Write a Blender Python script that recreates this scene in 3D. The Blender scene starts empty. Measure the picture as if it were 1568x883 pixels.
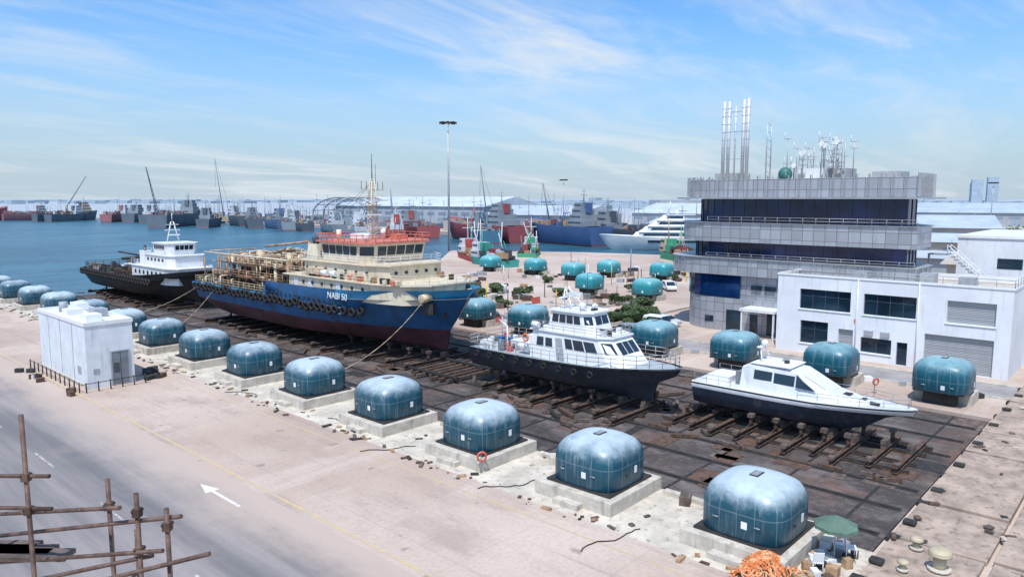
import bpy, bmesh, math, random
from mathutils import Vector, Matrix
random.seed(7)
S=bpy.context.scene
TH=math.radians(42.4)
def RF(r,f): # ground point to the right r / ahead f of the viewpoint on the roof
    return (f*math.cos(TH)+r*math.sin(TH), f*math.sin(TH)-r*math.cos(TH))
# ------------------------------------------------------------ materials
def newmat(name):
    m=bpy.data.materials.new(name); m.use_nodes=True
    nt=m.node_tree; b=nt.nodes['Principled BSDF']
    return m,nt,b
def c4(c): return (max(0,min(1,c[0])),max(0,min(1,c[1])),max(0,min(1,c[2])),1)
def mul(c,k): return (c[0]*k,c[1]*k,c[2]*k)
def mix(nt,fac,a,b,mode='MIX',raw=False):
    n=nt.nodes.new('ShaderNodeMix'); n.data_type='RGBA'; n.blend_type=mode
    for s,v in ((n.inputs[0],fac),(n.inputs[6],a),(n.inputs[7],b)):
        if hasattr(v,'is_linked') or hasattr(v,'links'): nt.links.new(v,s)
        elif isinstance(v,(int,float)): s.default_value=v
        else: s.default_value=(v[0],v[1],v[2],1) if raw else c4(v)
    return n.outputs[2]
def noise(nt,vec,scale,detail=4,rough=.6,stretch=None):
    n=nt.nodes.new('ShaderNodeTexNoise'); n.inputs['Scale'].default_value=scale
    n.inputs['Detail'].default_value=detail; n.inputs['Roughness'].default_value=rough
    if stretch:
        mp=nt.nodes.new('ShaderNodeMapping'); mp.inputs['Scale'].default_value=stretch
        nt.links.new(vec,mp.inputs[0]); vec=mp.outputs[0]
    nt.links.new(vec,n.inputs['Vector']); return n.outputs['Fac']
def ramp(nt,fac,a,b,va=0.,vb=1.):
    n=nt.nodes.new('ShaderNodeMapRange'); n.interpolation_type='SMOOTHSTEP'
    nt.links.new(fac,n.inputs[0])
    n.inputs[1].default_value=a;n.inputs[2].default_value=b;n.inputs[3].default_value=va;n.inputs[4].default_value=vb
    return n.outputs[0]
def mth(nt,op,a,b=None):
    n=nt.nodes.new('ShaderNodeMath'); n.operation=op
    for s,v in ((n.inputs[0],a),(n.inputs[1],b)):
        if v is None: continue
        if isinstance(v,(int,float)): s.default_value=v
        else: nt.links.new(v,s)
    return n.outputs[0]
def pos(nt): return nt.nodes.new('ShaderNodeNewGeometry').outputs['Position']
def sep(nt,v):
    n=nt.nodes.new('ShaderNodeSeparateXYZ'); nt.links.new(v,n.inputs[0]); return n.outputs
def bump(nt,b,h,strength=.3,dist=.05):
    n=nt.nodes.new('ShaderNodeBump'); n.inputs['Strength'].default_value=strength; n.inputs['Distance'].default_value=dist
    nt.links.new(h,n.inputs['Height']); nt.links.new(n.outputs[0],b.inputs['Normal'])
MC={}
def M(name,col,rough=.6,metal=0.,var=.18,scale=.8,dirt=None,damt=.5,bmp=0.):
    if name in MC: return MC[name]
    m,nt,b=newmat(name); p=pos(nt)
    n1=noise(nt,p,scale,5,.65)
    c=mix(nt,ramp(nt,n1,.3,.7),mul(col,1-var),mul(col,1+var))
    if dirt:
        st=noise(nt,p,1.0,4,.6,(2.2,2.2,.25))
        c=mix(nt,ramp(nt,st,.52,.72,0,damt),c,dirt)
    nt.links.new(c,b.inputs['Base Color']); b.inputs['Roughness'].default_value=rough; b.inputs['Metallic'].default_value=metal
    if bmp: bump(nt,b,noise(nt,p,scale*8,4),bmp,.04)
    MC[name]=m; return m
rust=(.16,.07,.035)
WHITE=M('white_paint',(.70,.72,.74),.45,var=.08,dirt=(.38,.32,.27),damt=.45)
WHITEC=M('white_clean',(.74,.76,.78),.4,var=.05,dirt=(.5,.5,.48),damt=.25)
CREAM=M('cream_paint',(.64,.565,.43),.5,var=.12,dirt=(.28,.17,.10),damt=.5)
TAN=M('tan_equipment',(.36,.23,.135),.65,var=.4,scale=1.5,dirt=rust,damt=.7)
TAN2=M('pale_pipe',(.50,.40,.27),.6,var=.35,scale=1.5,dirt=rust,damt=.6)
RUST=M('rusty_steel',(.10,.058,.040),.85,var=.45,scale=3)
BLUEH=M('hull_blue',(.010,.095,.24),.4,var=.3,scale=.5,dirt=(.06,.08,.11),damt=.6)
CYANH=M('bulwark_blue',(.02,.22,.42),.42,var=.15,dirt=(.3,.2,.15),damt=.35)
REDH=M('antifouling',(.075,.024,.036),.7,var=.45,scale=.4,dirt=(.03,.022,.035),damt=.7)
BLACK=M('black_rubber',(.012,.012,.013),.8,var=.3,scale=3)
BLACKH=M('hull_black',(.018,.02,.024),.55,var=.3,scale=.6,dirt=(.08,.05,.04),damt=.4)
NAVY=M('hull_navy',(.022,.035,.055),.4,var=.25,scale=.8,dirt=(.06,.07,.08),damt=.5)
GREYH=M('deck_grey',(.16,.18,.19),.7,var=.2)
REDP=M('red_paint',(.50,.10,.07),.55,var=.2,dirt=rust)
CORAL=M('faded_red_paint',(.55,.16,.11),.6,var=.2,dirt=rust,damt=.4)
ORNG=M('orange_paint',(.75,.17,.03),.5,var=.15)
YEL=M('yellow_paint',(.60,.42,.05),.5,var=.15)
GREEN=M('green_canvas',(.10,.17,.13),.8,var=.2)
TIMB=M('weathered_timber',(.115,.085,.072),.85,var=.5,scale=2,bmp=.4)
DARK=M('dark_steel',(.03,.028,.027),.7,var=.4,scale=2)
STEEL=M('galvanised_steel',(.38,.40,.42),.45,.4,var=.12)
GLASS=M('dark_glass',(.012,.03,.05),.08,var=.4,scale=.35)
GLASSB=M('blue_glass',(.004,.022,.085),.08,var=.7,scale=.2)
MULL=M('mullion_grey',(.06,.08,.12),.5,.3)
CONC=M('cast_concrete',(.50,.46,.40),.85,var=.18,scale=1.2,dirt=(.2,.16,.13),damt=.55,bmp=.3)
QUAYC=M('quay_concrete',(.36,.28,.225),.9,var=.28,scale=.7,dirt=(.13,.095,.08),damt=.8,bmp=.5)
SHUT=M('shutter_grey',(.33,.35,.38),.5,var=.1,dirt=(.2,.2,.2),damt=.3)
SKIN=M('beige_vent',(.45,.39,.27),.6,var=.15,dirt=(.2,.15,.1),damt=.5)
# ground
def ground_mat():
    m,nt,b=newmat('ground_concrete'); p=pos(nt); s=sep(nt,p)
    big=noise(nt,p,.035,5,.6); med=noise(nt,p,.35,6,.7,(1,.35,1)); fine=noise(nt,p,4.,4,.7)
    c=mix(nt,ramp(nt,big,.35,.65),(.43,.325,.265),(.56,.455,.385))
    c=mix(nt,ramp(nt,med,.46,.70,0,.6),c,(.31,.235,.20))
    c=mix(nt,ramp(nt,noise(nt,p,.12,5,.7,(.25,1.2,1)),.52,.66,0,.4),c,(.62,.54,.475))
    c=mix(nt,ramp(nt,fine,.4,.75,0,.35),c,(.26,.22,.20))
    bl=noise(nt,p,.9,2,.4); c=mix(nt,ramp(nt,bl,.68,.76,0,.6),c,(.20,.16,.14))
    tr=noise(nt,p,1.2,4,.6,(1,.03,1)); c=mix(nt,ramp(nt,tr,.58,.72,0,.35),c,(.24,.20,.18))
    br=nt.nodes.new('ShaderNodeTexBrick'); br.offset=0; br.inputs['Scale'].default_value=1
    br.inputs['Brick Width'].default_value=7.5; br.inputs['Row Height'].default_value=6.; br.inputs['Mortar Size'].default_value=.04
    br.inputs['Mortar Smooth'].default_value=.5
    nt.links.new(p,br.inputs['Vector'])
    c=mix(nt,mth(nt,'MULTIPLY',br.outputs['Fac'],.22),c,(.20,.17,.15))
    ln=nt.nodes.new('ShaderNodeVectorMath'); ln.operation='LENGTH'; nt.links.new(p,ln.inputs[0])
    c=mix(nt,ramp(nt,ln.outputs['Value'],150,900),c,(.34,.38,.42))  # aerial haze painted into the ground colour with distance
    nt.links.new(c,b.inputs['Base Color']); b.inputs['Roughness'].default_value=.9
    bump(nt,b,fine,.25,.02); return m
GROUND=ground_mat()
def asphalt_mat():
    m,nt,b=newmat('worn_asphalt'); p=pos(nt); s=sep(nt,p)
    tr=noise(nt,p,.5,5,.6,(1,.05,1)); big=noise(nt,p,.06,5,.65); fine=noise(nt,p,6.,4,.7)
    c=mix(nt,ramp(nt,tr,.35,.65),(.15,.142,.147),(.29,.26,.25))
    c=mix(nt,ramp(nt,big,.45,.7,0,.6),c,(.36,.30,.27))
    c=mix(nt,ramp(nt,fine,.4,.8,0,.3),c,(.13,.12,.12))
    e=mth(nt,'ADD',s[0],mth(nt,'MULTIPLY',noise(nt,p,.22,5,.7,(1,.4,1)),5.5))
    c=mix(nt,ramp(nt,e,18.6,22.4),c,(.45,.36,.305))
    nt.links.new(c,b.inputs['Base Color']); b.inputs['Roughness'].default_value=.85
    bump(nt,b,fine,.2,.02); return m
ASPH=asphalt_mat()
def paint_mat(name,col,under,amt=.45):
    m,nt,b=newmat(name); p=pos(nt)
    c=mix(nt,ramp(nt,noise(nt,p,1.7,6,.75),amt-.1,amt+.12),under,col)
    nt.links.new(c,b.inputs['Base Color']); b.inputs['Roughness'].default_value=.8; return m
YLINE=paint_mat('worn_yellow_line',(.58,.43,.18),(.46,.37,.30),.50)
WLINE=paint_mat('worn_white_line',(.72,.71,.70),(.33,.30,.28),.36)
FLINE=paint_mat('faded_white_line',(.52,.50,.48),(.27,.245,.24),.52)
STRIP=M('pod_strip_concrete',(.53,.48,.405),.9,var=.2,scale=.5,dirt=(.26,.215,.175),damt=.75,bmp=.2)
def deck_mat():
    m,nt,b=newmat('lift_deck'); p=pos(nt); s=sep(nt,p)
    br=nt.nodes.new('ShaderNodeTexBrick'); br.offset=.3; br.inputs['Scale'].default_value=1
    br.inputs['Brick Width'].default_value=4.2; br.inputs['Row Height'].default_value=3.1; br.inputs['Mortar Size'].default_value=.04
    br.inputs['Color1'].default_value=(.045,.038,.036,1); br.inputs['Color2'].default_value=(.09,.068,.06,1); br.inputs['Mortar'].default_value=(.022,.019,.018,1)
    br.inputs['Mortar Smooth'].default_value=.6
    nt.links.new(p,br.inputs['Vector'])
    pl=nt.nodes.new('ShaderNodeTexWave'); pl.bands_direction='Y'; pl.inputs['Scale'].default_value=1.6; pl.inputs['Distortion'].default_value=.8
    nt.links.new(p,pl.inputs['Vector'])
    c=mix(nt,mth(nt,'MULTIPLY',pl.outputs['Fac'],.4),br.outputs['Color'],(.025,.022,.021))
    c=mix(nt,ramp(nt,noise(nt,p,.16,5,.7),.50,.66,0,.65),c,(.16,.085,.062))
    c=mix(nt,ramp(nt,noise(nt,p,.45,6,.75,(1,.5,1)),.46,.70,0,.85),c,(.19,.165,.155))
    c=mix(nt,ramp(nt,noise(nt,p,3,5,.75),.48,.75,0,.65),c,(.17,.145,.135))
    nt.links.new(c,b.inputs['Base Color']); b.inputs['Roughness'].default_value=.8
    bump(nt,b,br.outputs['Fac'],.5,.05); return m
DECK=deck_mat()
def water_mat():
    m,nt,b=newmat('harbour_water'); p=pos(nt)
    n=noise(nt,p,.35,6,.7,(1,.6,1)); n2=noise(nt,p,.02,4,.6,(1,2.5,1))
    c=mix(nt,ramp(nt,n2,.35,.65),(.014,.070,.115),(.035,.13,.185))
    c=mix(nt,ramp(nt,n,.45,.75,0,.5),c,(.07,.19,.25))
    nt.links.new(c,b.inputs['Base Color']); b.inputs['Roughness'].default_value=.25
    b.inputs['Specular IOR Level'].default_value=.25
    bump(nt,b,n,1.0,.7); return m
WATER=water_mat()
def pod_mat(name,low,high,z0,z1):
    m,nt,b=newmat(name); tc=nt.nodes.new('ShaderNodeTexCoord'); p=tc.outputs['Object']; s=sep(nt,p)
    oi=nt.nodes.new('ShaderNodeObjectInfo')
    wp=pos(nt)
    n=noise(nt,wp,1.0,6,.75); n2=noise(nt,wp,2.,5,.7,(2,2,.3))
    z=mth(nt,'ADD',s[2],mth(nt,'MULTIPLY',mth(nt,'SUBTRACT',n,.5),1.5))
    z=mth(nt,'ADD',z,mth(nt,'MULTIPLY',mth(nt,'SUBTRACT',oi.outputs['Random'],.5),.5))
    c=mix(nt,ramp(nt,z,z0,z1),low,high)  # pale dust by height, with sunlit top and darker sides painted in
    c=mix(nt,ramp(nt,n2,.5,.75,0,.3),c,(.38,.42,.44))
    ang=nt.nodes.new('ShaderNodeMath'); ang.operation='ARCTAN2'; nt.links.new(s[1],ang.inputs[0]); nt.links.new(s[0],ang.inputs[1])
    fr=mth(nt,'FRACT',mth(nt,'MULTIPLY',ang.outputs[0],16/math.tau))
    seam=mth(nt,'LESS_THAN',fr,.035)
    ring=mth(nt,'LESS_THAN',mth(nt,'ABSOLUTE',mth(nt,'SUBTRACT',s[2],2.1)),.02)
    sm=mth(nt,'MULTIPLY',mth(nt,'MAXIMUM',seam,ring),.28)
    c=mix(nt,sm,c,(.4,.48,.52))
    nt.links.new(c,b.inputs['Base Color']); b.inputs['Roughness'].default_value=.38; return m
PODN=pod_mat('pod_shell_dusty_sunlit_blue',(.004,.066,.105),(.46,.55,.60),2.35,3.65)
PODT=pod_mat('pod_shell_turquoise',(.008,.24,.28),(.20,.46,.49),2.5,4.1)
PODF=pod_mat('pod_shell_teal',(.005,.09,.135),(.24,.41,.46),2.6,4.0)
def panel_mat(name,col,w,h,line,rough=.4,metal=.3,mort=.05):
    m,nt,b=newmat(name); p=pos(nt); s=sep(nt,p)
    cb=nt.nodes.new('ShaderNodeCombineXYZ'); nt.links.new(mth(nt,'ADD',s[0],s[1]),cb.inputs[0]); nt.links.new(s[2],cb.inputs[1])
    br=nt.nodes.new('ShaderNodeTexBrick'); br.offset=0; br.inputs['Scale'].default_value=1
    br.inputs['Brick Width'].default_value=w; br.inputs['Row Height'].default_value=h; br.inputs['Mortar Size'].default_value=mort
    br.inputs['Color1'].default_value=c4(mul(col,.85)); br.inputs['Color2'].default_value=c4(mul(col,1.12)); br.inputs['Mortar'].default_value=c4(line)
    nt.links.new(cb.outputs[0],br.inputs['Vector'])
    c=mix(nt,ramp(nt,noise(nt,p,1.,4,.6,(2,2,.3)),.5,.8,0,.4),br.outputs['Color'],mul(col,.55))
    nt.links.new(c,b.inputs['Base Color']); b.inputs['Roughness'].default_value=rough; b.inputs['Metallic'].default_value=metal
    return m
PANEL=panel_mat('aluminium_cladding',(.40,.42,.46),1.3,1.2,(.16,.17,.19),.38,.35,.035)
CORR=panel_mat('ribbed_shutter',(.42,.44,.47),30,.16,(.20,.21,.22),.5,.2,.03)
# ------------------------------------------------------------ mesh builder
class B:
    def __init__(s): s.bm=bmesh.new(); s.mats=[]
    def mi(s,m):
        if m not in s.mats: s.mats.append(m)
        return s.mats.index(m)
    def face(s,pts,m,smooth=False):
        try: f=s.bm.faces.new([s.bm.verts.new(p) for p in pts])
        except Exception: return
        f.material_index=s.mi(m); f.smooth=smooth
    def prism(s,bot,top,m,cap=True):
        n=len(bot); i=s.mi(m)
        vb=[s.bm.verts.new(p) for p in bot]; vt=[s.bm.verts.new(p) for p in top]
        fs=[]
        for k in range(n): fs.append(s.bm.faces.new([vb[k],vb[(k+1)%n],vt[(k+1)%n],vt[k]]))
        if cap: fs.append(s.bm.faces.new(vt)); fs.append(s.bm.faces.new(vb[::-1]))
        for f in fs: f.material_index=i
        return fs
    def box(s,x0,x1,y0,y1,z0,z1,m):
        q=[(x0,y0),(x1,y0),(x1,y1),(x0,y1)]
        s.prism([(a,b,z0) for a,b in q],[(a,b,z1) for a,b in q],m)
    def rbox(s,c,sz,rz,m,tilt=0):
        R=Matrix.Rotation(rz,3,'Z')@Matrix.Rotation(tilt,3,'X'); h=Vector(sz)/2; c=Vector(c)
        q=[(-1,-1),(1,-1),(1,1),(-1,1)]
        s.prism([c+R@Vector((a*h.x,b*h.y,-h.z)) for a,b in q],[c+R@Vector((a*h.x,b*h.y,h.z)) for a,b in q],m)
    def ext(s,poly,z0,z1,m,top=None):
        s.prism([(a,b,z0) for a,b in poly],[(a,b,z1) for a,b in (top or poly)],m)
    def cyl(s,p0,p1,r0,m,r1=None,seg=8,smooth=True):
        r1=r0 if r1 is None else r1
        p0=Vector(p0);p1=Vector(p1); d=p1-p0
        if d.length<1e-6: return
        q=d.to_track_quat('Z','Y')
        a=[p0+q@Vector((math.cos(t*math.tau/seg)*r0,math.sin(t*math.tau/seg)*r0,0)) for t in range(seg)]
        b=[p1+q@Vector((math.cos(t*math.tau/seg)*r1,math.sin(t*math.tau/seg)*r1,0)) for t in range(seg)]
        fs=s.prism(a,b,m)
        if smooth:
            for f in fs[:-2]: f.smooth=True
    def path(s,pts,r,m,seg=5):
        for a,b in zip(pts[:-1],pts[1:]): s.cyl(a,b,r,m,seg=seg)
    def sph(s,c,r,m,sz=1.,seg=12,ring=8):
        i=s.mi(m); c=Vector(c); rows=[]
        for k in range(ring+1):
            ph=math.pi*k/ring
            rows.append([s.bm.verts.new(c+Vector((r*math.sin(ph)*math.cos(t*math.tau/seg),r*math.sin(ph)*math.sin(t*math.tau/seg),r*sz*math.cos(ph)))) for t in range(seg)] )
        for k in range(ring):
            for t in range(seg):
                try:
                    f=s.bm.faces.new([rows[k][t],rows[k+1][t],rows[k+1][(t+1)%seg],rows[k][(t+1)%seg]]); f.material_index=i; f.smooth=True
                except Exception: pass
    def torus(s,c,ax,R,r,m,seg=12,sg=6):
        i=s.mi(m); q=Vector(ax).to_track_quat('Z','Y'); c=Vector(c); g=[]
        for a in range(seg):
            A=a*math.tau/seg; g.append([s.bm.verts.new(c+q@Vector(((R+r*math.cos(b*math.tau/sg))*math.cos(A),(R+r*math.cos(b*math.tau/sg))*math.sin(A),r*math.sin(b*math.tau/sg)))) for b in range(sg)])
        for a in range(seg):
            for b in range(sg):
                f=s.bm.faces.new([g[a][b],g[(a+1)%seg][b],g[(a+1)%seg][(b+1)%sg],g[a][(b+1)%sg]]); f.material_index=i; f.smooth=True
    def panel(s,a,b,c,d,u0,u1,v0,v1,off,m):
        a,b,c,d=map(Vector,(a,b,c,d)); n=(b-a).cross(d-a).normalized()
        def P(u,v): return (a*(1-u)+b*u)*(1-v)+(d*(1-u)+c*u)*v
        q=[P(u0,v0),P(u1,v0),P(u1,v1),P(u0,v1)]
        s.prism([k-n*.02 for k in q],[k+n*off for k in q],m)
    def windows(s,a,b,c,d,n,v0,v1,m,gap=.18,mar=.06,off=.03):
        w=(1-2*mar)/n
        for k in range(n): s.panel(a,b,c,d,mar+k*w+gap*w/2,mar+(k+1)*w-gap*w/2,v0,v1,off,m)
    def rail(s,pts,h,m,step=1.2,r=.025,lv=3):
        for a,b in zip(pts[:-1],pts[1:]):
            a=Vector(a);b=Vector(b);n=max(1,int((b-a).length/step))
            for k in range(n+1):
                p=a.lerp(b,k/n); s.cyl(p,p+Vector((0,0,h)),r,m,seg=4)
            for l in range(1,lv+1):
                z=Vector((0,0,h*l/lv)); s.cyl(a+z,b+z,r,m,seg=4)
    def done(s,name,parent=None,loc=None,rz=0,bevel=0):
        bmesh.ops.recalc_face_normals(s.bm,faces=s.bm.faces[:])
        me=bpy.data.meshes.new(name); s.bm.to_mesh(me); s.bm.free()
        for m in s.mats: me.materials.append(m)
        o=bpy.data.objects.new(name,me); S.collection.objects.link(o)
        if loc: o.location=loc
        o.rotation_euler[2]=rz
        if parent: o.parent=parent
        if bevel:
            md=o.modifiers.new('bevel','BEVEL'); md.width=bevel; md.segments=2; md.limit_method='ANGLE'; md.angle_limit=.6
        return o
def empty(name,loc=(0,0,0),rz=0):
    o=bpy.data.objects.new(name,None); S.collection.objects.link(o); o.location=loc; o.rotation_euler[2]=rz; return o
def inst(o,name,loc,rz=0,sc=1):
    n=bpy.data.objects.new(name,o.data); S.collection.objects.link(n); n.location=loc; n.rotation_euler[2]=rz; n.scale=(sc,)*3; return n
# ------------------------------------------------------------ ground / water / platform
PX0,PX1,PY0,PY1=36.8,66.2,9.9,145
poly=[(-9000,-9000),(12000,-9000),(12000,12000),(-9000,12000),(-9000,1500),(60,810),(178,779),(235,720),(262,650),(262,407),(255,240),(252,104),(200,98),(188,140),(165,178),(100,118),(PX1,112),(PX1,PY0),(PX0,PY0),(PX0,420),(-9000,700)]
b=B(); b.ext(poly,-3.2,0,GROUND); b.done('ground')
b=B(); b.face([(-12000,-500,-1.6),(14000,-500,-1.6),(14000,14000,-1.6),(-12000,14000,-1.6)],WATER); b.done('water')
b=B(); b.box(PX0+.25,PX1-.25,PY0+.2,PY1,-1.9,-.22,DECK)
for x in (39.5,43.5,47,55,59,63):
    b.box(x-.09,x+.09,PY0+.6,PY1-1,-.22,-.12,DARK); b.box(x-.25,x+.25,PY0+.5,PY1-.9,-.22,-.19,DARK)
for k in range(28):
    y=12.3+k*4.7; b.box(PX0+.4,PX1-.4,y,y+.16,-.22,-.18,DARK)
R=random.Random(2)
for k in range(70):
    b.rbox((R.uniform(38,65),R.uniform(11,60),-.2),(R.uniform(.6,2.6),R.uniform(.5,2.2),.05),R.choice([0,0,1.57,.1]),R.choice([RUST,DARK,TIMB,RUST]))
b.done('ship_lift_platform')
b=B(); b.face([(7.5,-60,.004),(20.4,-60,.004),(20.4,420,.004),(7.5,420,.004)],ASPH); b.done('road')
b=B()
b.face([(30.2,-60,.004),(PX0-.02,-60,.004),(PX0-.02,420,.004),(30.2,420,.004)],STRIP); b.done('pavement')
b=B(); b.face([(20.75,-40,.008),(20.92,-40,.008),(20.92,300,.008),(20.75,300,.008)],YLINE)
b.face([(28.6,-40,.008),(28.7,-40,.008),(28.7,300,.008),(28.6,300,.008)],YLINE); b.done('yellow_road_line')
b=B()
for k in range(20):
    y=4+k*12; b.face([(13.6,y,.012),(13.74,y,.012),(13.74,y+4,.012),(13.6,y+4,.012)],FLINE)
b.done('lane_line')
b=B()
for (ax,ay,d) in ((18.7,40.,1),):
    q=[(-.09,-2.4),(.09,-2.4),(.09,.8),(.42,.8),(0,2.4),(-.42,.8),(-.09,.8)]
    b.face([(ax+u,ay+v*d,.012) for u,v in q],WLINE)
b.done('road_arrow')
b=B()
x=PX0-3.5; k=0
while x<84:
    w=5.3+.5*random.random()
    for (y0,y1) in ((5.6,9.7),(.3,5.35),(-5,.05),(-11,-5.2)):
        h=.22+.16*random.random(); b.box(x+.09,x+w-.09,y0+random.uniform(-.08,.05),y1+random.uniform(-.1,.02),0,h,QUAYC)
    b.box(x+w*.3,x+w*.3+.5,9.0,9.6,.3,.5,DARK); b.box(x-.3,x+.3,9.25,9.85,0,.28,DARK)
    x+=w
for k in range(40): b.rbox((random.uniform(38,80),random.uniform(3,9.5),.38),(random.uniform(.1,.4),random.uniform(.1,.8),.1),random.random()*3,random.choice([RUST,TIMB,DARK,CONC]))
b.done('quay_slab',bevel=.05)
# ------------------------------------------------------------ winch cover pods
def pod(shell,kind):
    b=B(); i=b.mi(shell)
    z0=.85 if kind=='near' else 1.15
    hh=2.6; prof=[(0,.97),(.03,1.0),(.48,1.0),(.64,.985),(.77,.93),(.87,.83),(.94,.69),(.98,.5),(1.,.3),(1.005,.0)]
    n=48; rows=[]; a=2.15
    for (t,sc) in prof:
        e=4.4 if t<.7 else (3.8 if t<.9 else 3.)
        row=[]
        for k in range(n):
            A=k*math.tau/n; ca,sa=math.cos(A),math.sin(A)
            rr=a*sc/((abs(ca)**e+abs(sa)**e)**(1/e))
            row.append(b.bm.verts.new((rr*ca,rr*sa,z0+hh*t)))
        rows.append(row)
    for r0,r1 in zip(rows[:-1],rows[1:]):
        for k in range(n):
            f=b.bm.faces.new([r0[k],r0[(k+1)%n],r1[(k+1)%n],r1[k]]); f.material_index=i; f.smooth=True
    bmesh.ops.remove_doubles(b.bm,verts=b.bm.verts[:],dist=.001)
    b.box(-.4,.4,-.22,.22,z0+hh,z0+hh+.05,DARK); b.box(-.34,.34,-.16,.16,z0+hh+.05,z0+hh+.07,STEEL)
    b.box(-2.165,-2.15,-.55,-.25,1.45,1.8,WHITEC); b.box(.35,.60,-2.17,-2.15,1.5,1.9,WHITEC)
    b.box(-.5,-.35,-2.18,-2.15,1.5,1.62,DARK)
    for v in (-1.2,0.9): b.cyl((-2.2,v,1.7),(-2.2,v+.3,1.7),.03,STEEL,seg=4)
    if kind=='near':
        b.box(-2.75,2.6,-2.65,2.65,0,.74,CONC); b.box(-2.2,2.2,-2.2,2.2,.74,.86,DARK)
        b.box(-3.3,-2.75,-.8,.9,0,.3,CONC)
    else:
        b.box(-1.3,1.2,-1.2,1.2,-1.0,1.15,DARK); b.box(-.2,2.4,-2.2,2.2,0,.9,CONC); b.box(-1.9,1.9,-1.9,1.9,1.08,1.16,DARK)
    return b
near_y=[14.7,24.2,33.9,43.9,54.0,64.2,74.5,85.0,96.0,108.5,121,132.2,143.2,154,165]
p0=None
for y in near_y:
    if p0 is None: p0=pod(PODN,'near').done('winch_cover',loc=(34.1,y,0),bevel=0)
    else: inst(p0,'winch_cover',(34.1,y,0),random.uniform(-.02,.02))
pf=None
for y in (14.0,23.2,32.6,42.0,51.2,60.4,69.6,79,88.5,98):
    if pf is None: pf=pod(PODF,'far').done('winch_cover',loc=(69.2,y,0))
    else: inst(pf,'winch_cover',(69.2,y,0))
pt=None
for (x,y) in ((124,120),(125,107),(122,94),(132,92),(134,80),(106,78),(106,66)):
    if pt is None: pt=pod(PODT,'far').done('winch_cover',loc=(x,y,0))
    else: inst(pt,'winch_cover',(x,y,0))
# ------------------------------------------------------------ hull loft
def hull(b,L,levels,deckz=None,deckmat=None,step=None):
    """levels: list of (ystem, halfwidth, a, pw, zfun, mat_above, stern_narrowing)"""
    ss=[0,.015,.04,.08,.13,.18,.24,.3,.4,.5,.6,.7,.8,.88,.94,1.]
    if step: ss=sorted(ss+[step-.001,step+.001])
    rows=[]
    for s_ in ss:
        r=[]
        for (ys,hw,a,pw,zf,m,ster) in levels:
            w=hw*min(1,(s_/a))**pw if s_>0 else 0.0
            if s_>.8: w*=1-ster*((s_-.8)/.2)**2
            r.append((max(w,.04),ys+s_*(L-ys),zf(s_)))
        rows.append(r)
    nl=len(levels)
    for sgn in (-1,1):
        g=[[b.bm.verts.new((sgn*p[0],p[1],p[2])) for p in r] for r in rows]
        for i in range(len(g)-1):
            for j in range(nl-1):
                mm=levels[j][5]; mm=mm(ss[i]) if callable(mm) else mm
                f=b.bm.faces.new([g[i][j],g[i+1][j],g[i+1][j+1],g[i][j+1]]); f.material_index=b.mi(mm); f.smooth=(not step or abs(ss[i]-step)>.01)
    for i in range(len(rows)-1):
        a,c=rows[i][0],rows[i+1][0]
        b.face([(-a[0],a[1],a[2]),(a[0],a[1],a[2]),(c[0],c[1],c[2]),(-c[0],c[1],c[2])],levels[0][5])
        t,u=rows[i][-1],rows[i+1][-1]
        za=deckz(ss[i]); zc=deckz(ss[i+1])
        b.face([(-t[0]+.03,t[1],za),(t[0]-.03,t[1],za),(u[0]-.03,u[1],zc),(-u[0]+.03,u[1],zc)],deckmat)
    r=rows[-1]
    for j in range(nl-1):
        mm=levels[j][5]; mm=mm(1) if callable(mm) else mm
        b.face([(-r[j][0],r[j][1],r[j][2]),(r[j][0],r[j][1],r[j][2]),(r[j+1][0],r[j+1][1],r[j+1][2]),(-r[j+1][0],r[j+1][1],r[j+1][2])],mm)
    return rows,ss
def rrect(x0,x1,y0,y1,r,n=5,which=(1,1,1,1)):
    out=[]
    for (cx,cy,a0,w) in ((x0,y0,180,which[0]),(x1,y0,270,which[1]),(x1,y1,0,which[2]),(x0,y1,90,which[3])):
        if not w: out.append((cx,cy)); continue
        ox=cx+(r if cx==x0 else -r); oy=cy+(r if cy==y0 else -r)
        for k in range(n+1):
            A=math.radians(a0+90*k/n); out.append((ox+r*math.cos(A),oy+r*math.sin(A)))
    return out
# ------------------------------------------------------------ supply ship
ship=empty('offshore_supply_ship',(51.8,52.4,.05)); ship.scale=(1,1,.94)
L=49.5; stp=.6
sh=lambda s:(7.5+.9*max(0,1-s/.45)**1.6) if s<stp else 5.7
b=B()
lv=[(4.1,1.2,.25,.7,lambda s:1.15+(1.2*((s-.8)/.2)**1.5 if s>.8 else 0),REDH,.2),
    (4.0,5.2,.42,.75,lambda s:1.75+(1.1*((s-.8)/.2)**1.5 if s>.8 else 0),REDH,.12),
    (3.6,6.0,.36,.72,lambda s:3.5,BLUEH,.06),
    (2.6,6.25,.30,.62,lambda s:4.9,BLUEH,.03),
    (1.0,6.35,.26,.55,lambda s:sh(s)-(1.05 if s<stp else .25),lambda s:CYANH if s<.3 else BLUEH,.02),
    (0.0,6.4,.24,.5,lambda s:sh(s),BLUEH,.02)]
hull(b,L,lv,deckz=lambda s:sh(s)-(1.0 if s<stp else .6),deckmat=GREYH,step=stp)
for zz,rr in ((4.85,.13),(5.55,.11)):
    for sg in (-1,1): b.cyl((sg*6.32,14,zz),(sg*6.3,49,zz),rr,BLUEH,seg=6)
for sg in (-1,1): b.box(min(sg*5.9,sg*6.45),max(sg*5.9,sg*6.45),30,49.6,5.6,5.78,CYANH)
b.box(-1.25,-1.15,2.9,3.2,5,6,DARK)
b.rbox((-3.0,3.6,6.2),(.5,1.1,1.2),.5,DARK)
for k in range(16): b.box(-6.45,-6.36,14+k*1.0,14.5+k*1.0,6.1,6.22,DARK)
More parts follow.
